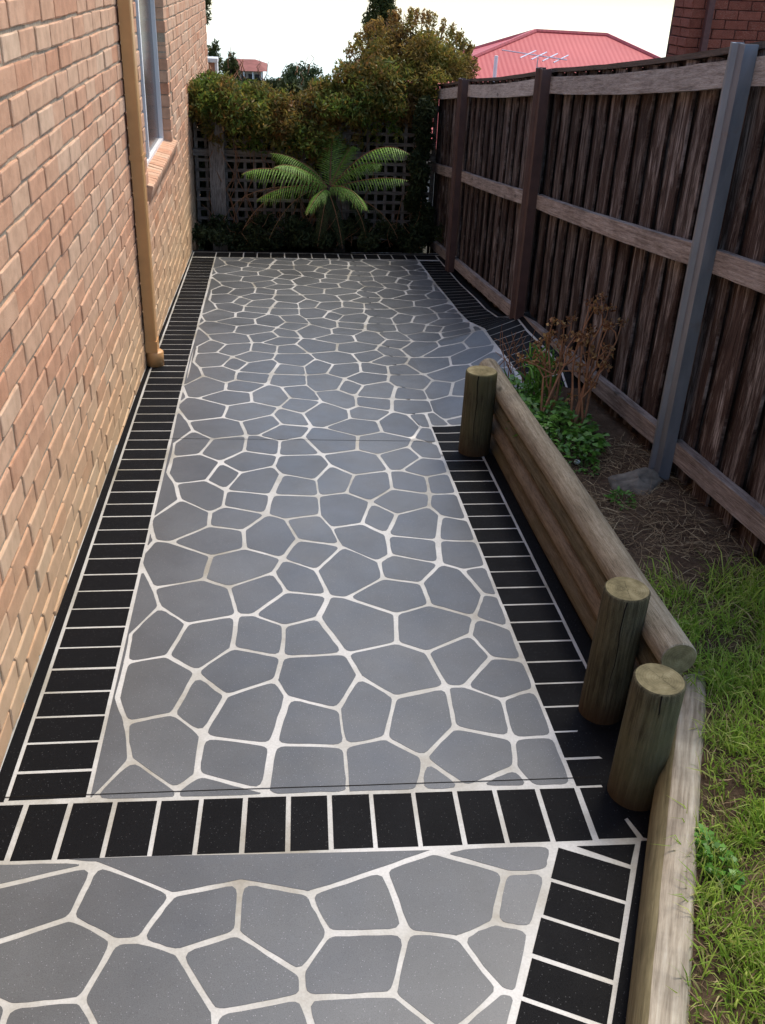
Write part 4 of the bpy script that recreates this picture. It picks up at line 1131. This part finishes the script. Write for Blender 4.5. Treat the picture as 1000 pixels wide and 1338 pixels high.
for i, (x, y, r, lab) in enumerate([(1.36, 3.25, .05, 'small green weed seedling beside the rock'), (1.2, 3.6, .06, 'patch of small weeds growing against the top log'), (1.33, 3.62, .05, 'little weed tuft on the soil near the ground cover')]):
    t = thing('weed', lab, 'weed', (x, y, zsoil(x, y))); t.location = (0, 0, 0)
    leafplant(t, 'cover_leaf', x, y, r, r * 1.4, .05, 60, .03, .006)
t = thing('clover_weed', 'bright green broad leaved weed growing against the log edging', 'weed', (.98, 1.5, .09)); t.location = (0, 0, 0)
leafplant(t, 'cover_leaf', sleeper_x(1.52) + .145, 1.50, .03, .09, .07, 150, .022, .009)
# rock by the steel post
def rock():
    V = []; F = []; n = 18; mrow = 9
    for j in range(mrow + 1):
        ph = math.pi * j / mrow
        for i in range(n):
            a = 2 * math.pi * i / n; k = 1 + .16 * math.sin(3 * a + 1) + .10 * math.sin(5 * a + j) + random.uniform(-.08, .08)
            z = math.cos(ph); z = math.copysign(abs(z) ** .6, z)
            V.append((.115 * k * math.sin(ph) * math.cos(a), .09 * k * math.sin(ph) * math.sin(a), .038 * z + .008 * math.sin(a * 2) + random.uniform(-.004, .004)))
    for j in range(mrow):
        for i in range(n): F.append((j * n + i, (j + 1) * n + i, (j + 1) * n + (i + 1) % n, j * n + (i + 1) % n))
    link('rock', mesh('rock', V, F, 'rock', True), None, (1.485, 3.42, zsoil(1.485, 3.42) + .004), (.08, -.1, .4), label='flat grey rock on the soil at the foot of the steel post', category='rock')
rock()
for i, (x, y, lab) in enumerate([(1.215, 3.50, 'white snail shell beside the top log'), (1.30, 3.66, 'pale snail shell on the soil near the leafy plant')]):
    V = []; F = []
    for j in range(7):
        for k in range(10):
            r = .013 * math.sin(math.pi * (j + .3) / 6.6); V.append((r * math.cos(k * .628) * 1.2, r * math.sin(k * .628), .011 * math.cos(math.pi * j / 6) + .003 * k / 10))
    for j in range(6):
        for k in range(10): F.append((j * 10 + k, (j + 1) * 10 + k, (j + 1) * 10 + (k + 1) % 10, j * 10 + (k + 1) % 10))
    link('snail_shell', mesh('snail_shell', V, F, 'shell', True), None, (x, y, zsoil(x, y) + .012), label=lab, category='shell')

# ------------------------------------------------------------------ beyond the fence
rh = thing('red_roofed_house', 'neighbouring house with pink red corrugated hip roof beyond the fence', 'house', (7, 22, -3)); rh.location = (0, 0, 0)
RY_, RZ_ = 22.0, 1.0
e = -.75; run = 4.2
r0, r1 = (5.5, RY_, RZ_), (7.03, RY_, RZ_ - .02)
c00, c10, c11, c01 = (-.1, RY_ - run, e), (r1[0] + run, RY_ - run, e), (r1[0] + run, RY_ + run, e), (r0[0] - run, RY_ + run, e)
roof = link('roof', mesh('roof', [r0, r1, c00, c10, c11, c01], [(2, 3, 1, 0), (3, 4, 1), (4, 5, 0, 1), (5, 2, 0)], 'red_roof'), rh)
plain('roof_cap', (.46, .09, .085), .5, bump=0)
mb = MB()
for a, b in ((r0, r1), (r0, c00), (r1, c10), (r1, c11), (r0, c01)): mb.tube([a, b], .05, 6)
mb.build('ridge_capping', 'roof_cap', roof)
mb = MB(); mb.box(1.7, c10[0] - .4, RY_ - run + .4, RY_ + run - .4, -3.6, e - .02); mb.build('wall', 'cream_wall', rh)
mb = MB(); mb.tube([(4.2, 19.6, .0), (4.2, 19.6, .66)], .035, 8); mb.build('vent_pipe', 'white_paint', rh)
mb = MB(); mb.tube([(5.15, 20.2, .1), (5.15, 20.2, .62)], .012, 6); mb.tube([(4.45, 20.3, .72), (5.7, 20.1, .60)], .012, 6)
for i in range(4):
    x = 4.95 + i * .22; mb.tube([(x - .22, 20.2 - .3, .62 - i * .02), (x + .22, 20.2 + .3, .72 - i * .02)], .012, 6)
mb.build('antenna', 'metal_grey', rh)
# brown red brick house at the right
bh = thing('red_brick_house', 'dark red brick house corner rising above the fence at the right', 'house', (4.1, 10.3, -1.5)); bh.location = (0, 0, 0)
mb = MB(); mb.box(4.135, 9.5, 10.312, 10.85, -1.5, 3.2); bwall = mb.build('wall', 'dark_mortar', bh)
RBV, RBF = brick_mesh(.23, .078, .06, 5, .002)
RB = mesh('brick', [(y_, -x_, z_) for x_, y_, z_ in RBV], RBF, 'red_brick', False)
RBV2, RBF2 = brick_mesh(.225, .076, .06, 6, .002)
RB2 = mesh('brick', [(-x_, -y_, z_) for x_, y_, z_ in RBV2], RBF2, 'red_brick', False)
z = 1.0; row = 0
while z < 2.3:
    x = 4.125 + .115 + (.12 if row % 2 else 0)
    if row % 2:
        o = link('brick', RB, bwall, (4.125 + .055, 10.3, z)); o.scale = (.47, 1, 1)
    while x < 6.3:
        link('brick', RB, bwall, (x + .0, 10.3 + random.uniform(-.002, .002), z)); x += .24
    for q in range(2): link('brick', RB2, bwall, (4.125 - (.014 if row % 2 else 0), 10.42 + q * .235, z))
    z += .086; row += 1
mb = MB(); mb.box(4.24, 4.30, 10.2, 10.26, -1.0, 3.0); mb.build('downpipe', 'dark_trim', bh)

def conifer(name, label, x, y, z0, h, r, n, mat='conifer_leaf', lean=0, leaf=(.11, .022), flat=.2):
    t = thing(name, label, 'tree', (x, y, z0)); t.location = (0, 0, 0)
    mb = MB(); mb.tube([(x, y, z0), (x + lean * .5, y, z0 + h * .5), (x + lean, y, z0 + h * .97)], [.09, .06, .01], 7); mb.build('trunk', 'bark', t, True)
    C = []; sl = []
    for i in range(n):
        f = random.random() ** .8; a = random.uniform(0, 6.28); rr = r * (1 - f) ** .65 * random.uniform(.55, 1.05) + .04
        c = np.array([x + lean * f + rr * math.cos(a), y + rr * math.sin(a), z0 + h * (.08 + .92 * f) + random.uniform(-.05, .05)])
        C.append(blob(110, c, (.11 * r + .04, .11 * r + .04, .16 * r + .06)))
        if i % 4 == 0: sl.append([(x + lean * f, y, c[2] - .1), c])
    leaves('crown', mat, t, np.concatenate(C), leaf[0], leaf[1], -flat)
    stems('branches', t, sl, .012, 'bark')['kind'] = 'stuff'
conifer('conifer_tree', 'upright dark green conifer standing behind the creeper mound', 1.38, 13.5, -1.2, 3.05, .42, 130, leaf=(.07, .02), flat=.9)
conifer('conifer_tree', 'slim conifer showing past the far end of the brick wall', -1.05, 17, -2.2, 4.2, .42, 80, leaf=(.10, .025), flat=.6)
conifer('conifer_tree', 'small dark conifer beside the capped brick pier', -.74, 20, -2.6, 3.1, .35, 50, leaf=(.10, .025), flat=.6)
# capped brick pier past the house
pier = thing('brick_pier', 'brick pier with white cap just past the house corner', 'pier', (-.75, 13.85, -1)); pier.location = (0, 0, 0)
mb = MB(); mb.box(-.86, -.715, 13.75, 13.95, -1.2, .83); mb.build('shaft', 'chimney_brick', pier)
mb = MB(); mb.box(-.90, -.675, 13.72, 14.0, .832, .88); mb.build('cap', 'white_paint', pier)
mb = MB(); mb.box(-.712, -.68, 13.74, 13.97, -.5, .83); mb.build('trim', 'white_paint', pier)
# far house on the slope
fh = thing('distant_house', 'distant house with low brown tiled roof and pale walls on the hillside', 'house', (-1.9, 80, -9)); fh.location = (0, 0, 0)
mb = MB(); mb.box(-3.3, -.6, 78.6, 84, -9.5, -4.72); mb.build('wall', 'cream_wall', fh)
rv = [(-3.65, 77.9, -4.68), (-.25, 77.9, -4.64), (-.25, 85, -4.64), (-3.65, 85, -4.68), (-2.75, 81, -4.1), (-1.15, 81, -4.08)]
link('roof', mesh('roof', rv, [(0, 1, 5, 4), (1, 2, 5), (2, 3, 4, 5), (3, 0, 4), (3, 2, 1, 0)], 'tile_roof'), fh)
for i in range(5):
    mb = MB(); mb.box(-3.15 + i * .5, -2.85 + i * .5, 78.52, 78.58, -5.35, -4.9); mb.build('window', 'window_glass', fh)
for i in range(5):
    mb = MB(); mb.box(-3.3 + i * .65, -3.22 + i * .65, 78.1, 78.2, -9.3, -4.7); mb.build('veranda_post', 'white_paint', fh)
def bushtree(name, label, x, y, z0, h, r, n, grp=None):
    t = thing(name, label, 'tree', (x, y, z0), grp); t.location = (0, 0, 0)
    mb = MB(); mb.tube([(x, y, z0), (x, y, z0 + h * .6)], [.12 * r, .06 * r], 7); mb.build('trunk', 'bark', t, True)
    C = np.concatenate([blob(70, (x, y, z0 + h - r * .75) + d * r * random.uniform(.5, .85), (r * .32,) * 3) for d in [v / np.linalg.norm(v) * (1, 1, .75) for v in rng.normal(size=(n, 3))]])
    leaves('crown', 'far_leaf', t, C, r * .16, r * .08, .0)
bushtree('hillside_tree', 'rounded tree on the hillside right of the distant house', 1.75, 60, -7.5, 4.9, 1.25, 50)
bushtree('hillside_tree', 'smaller round tree beside the distant house roof', .35, 66, -8, 4.1, 1.1, 45)
bushtree('hillside_tree', 'low green tree in front of the distant house', -1.6, 55, -7, 3.2, 1.0, 40)
bushtree('hillside_tree', 'bushy tree top left of the distant house', -2.1, 45, -6, 3.6, .9, 40)
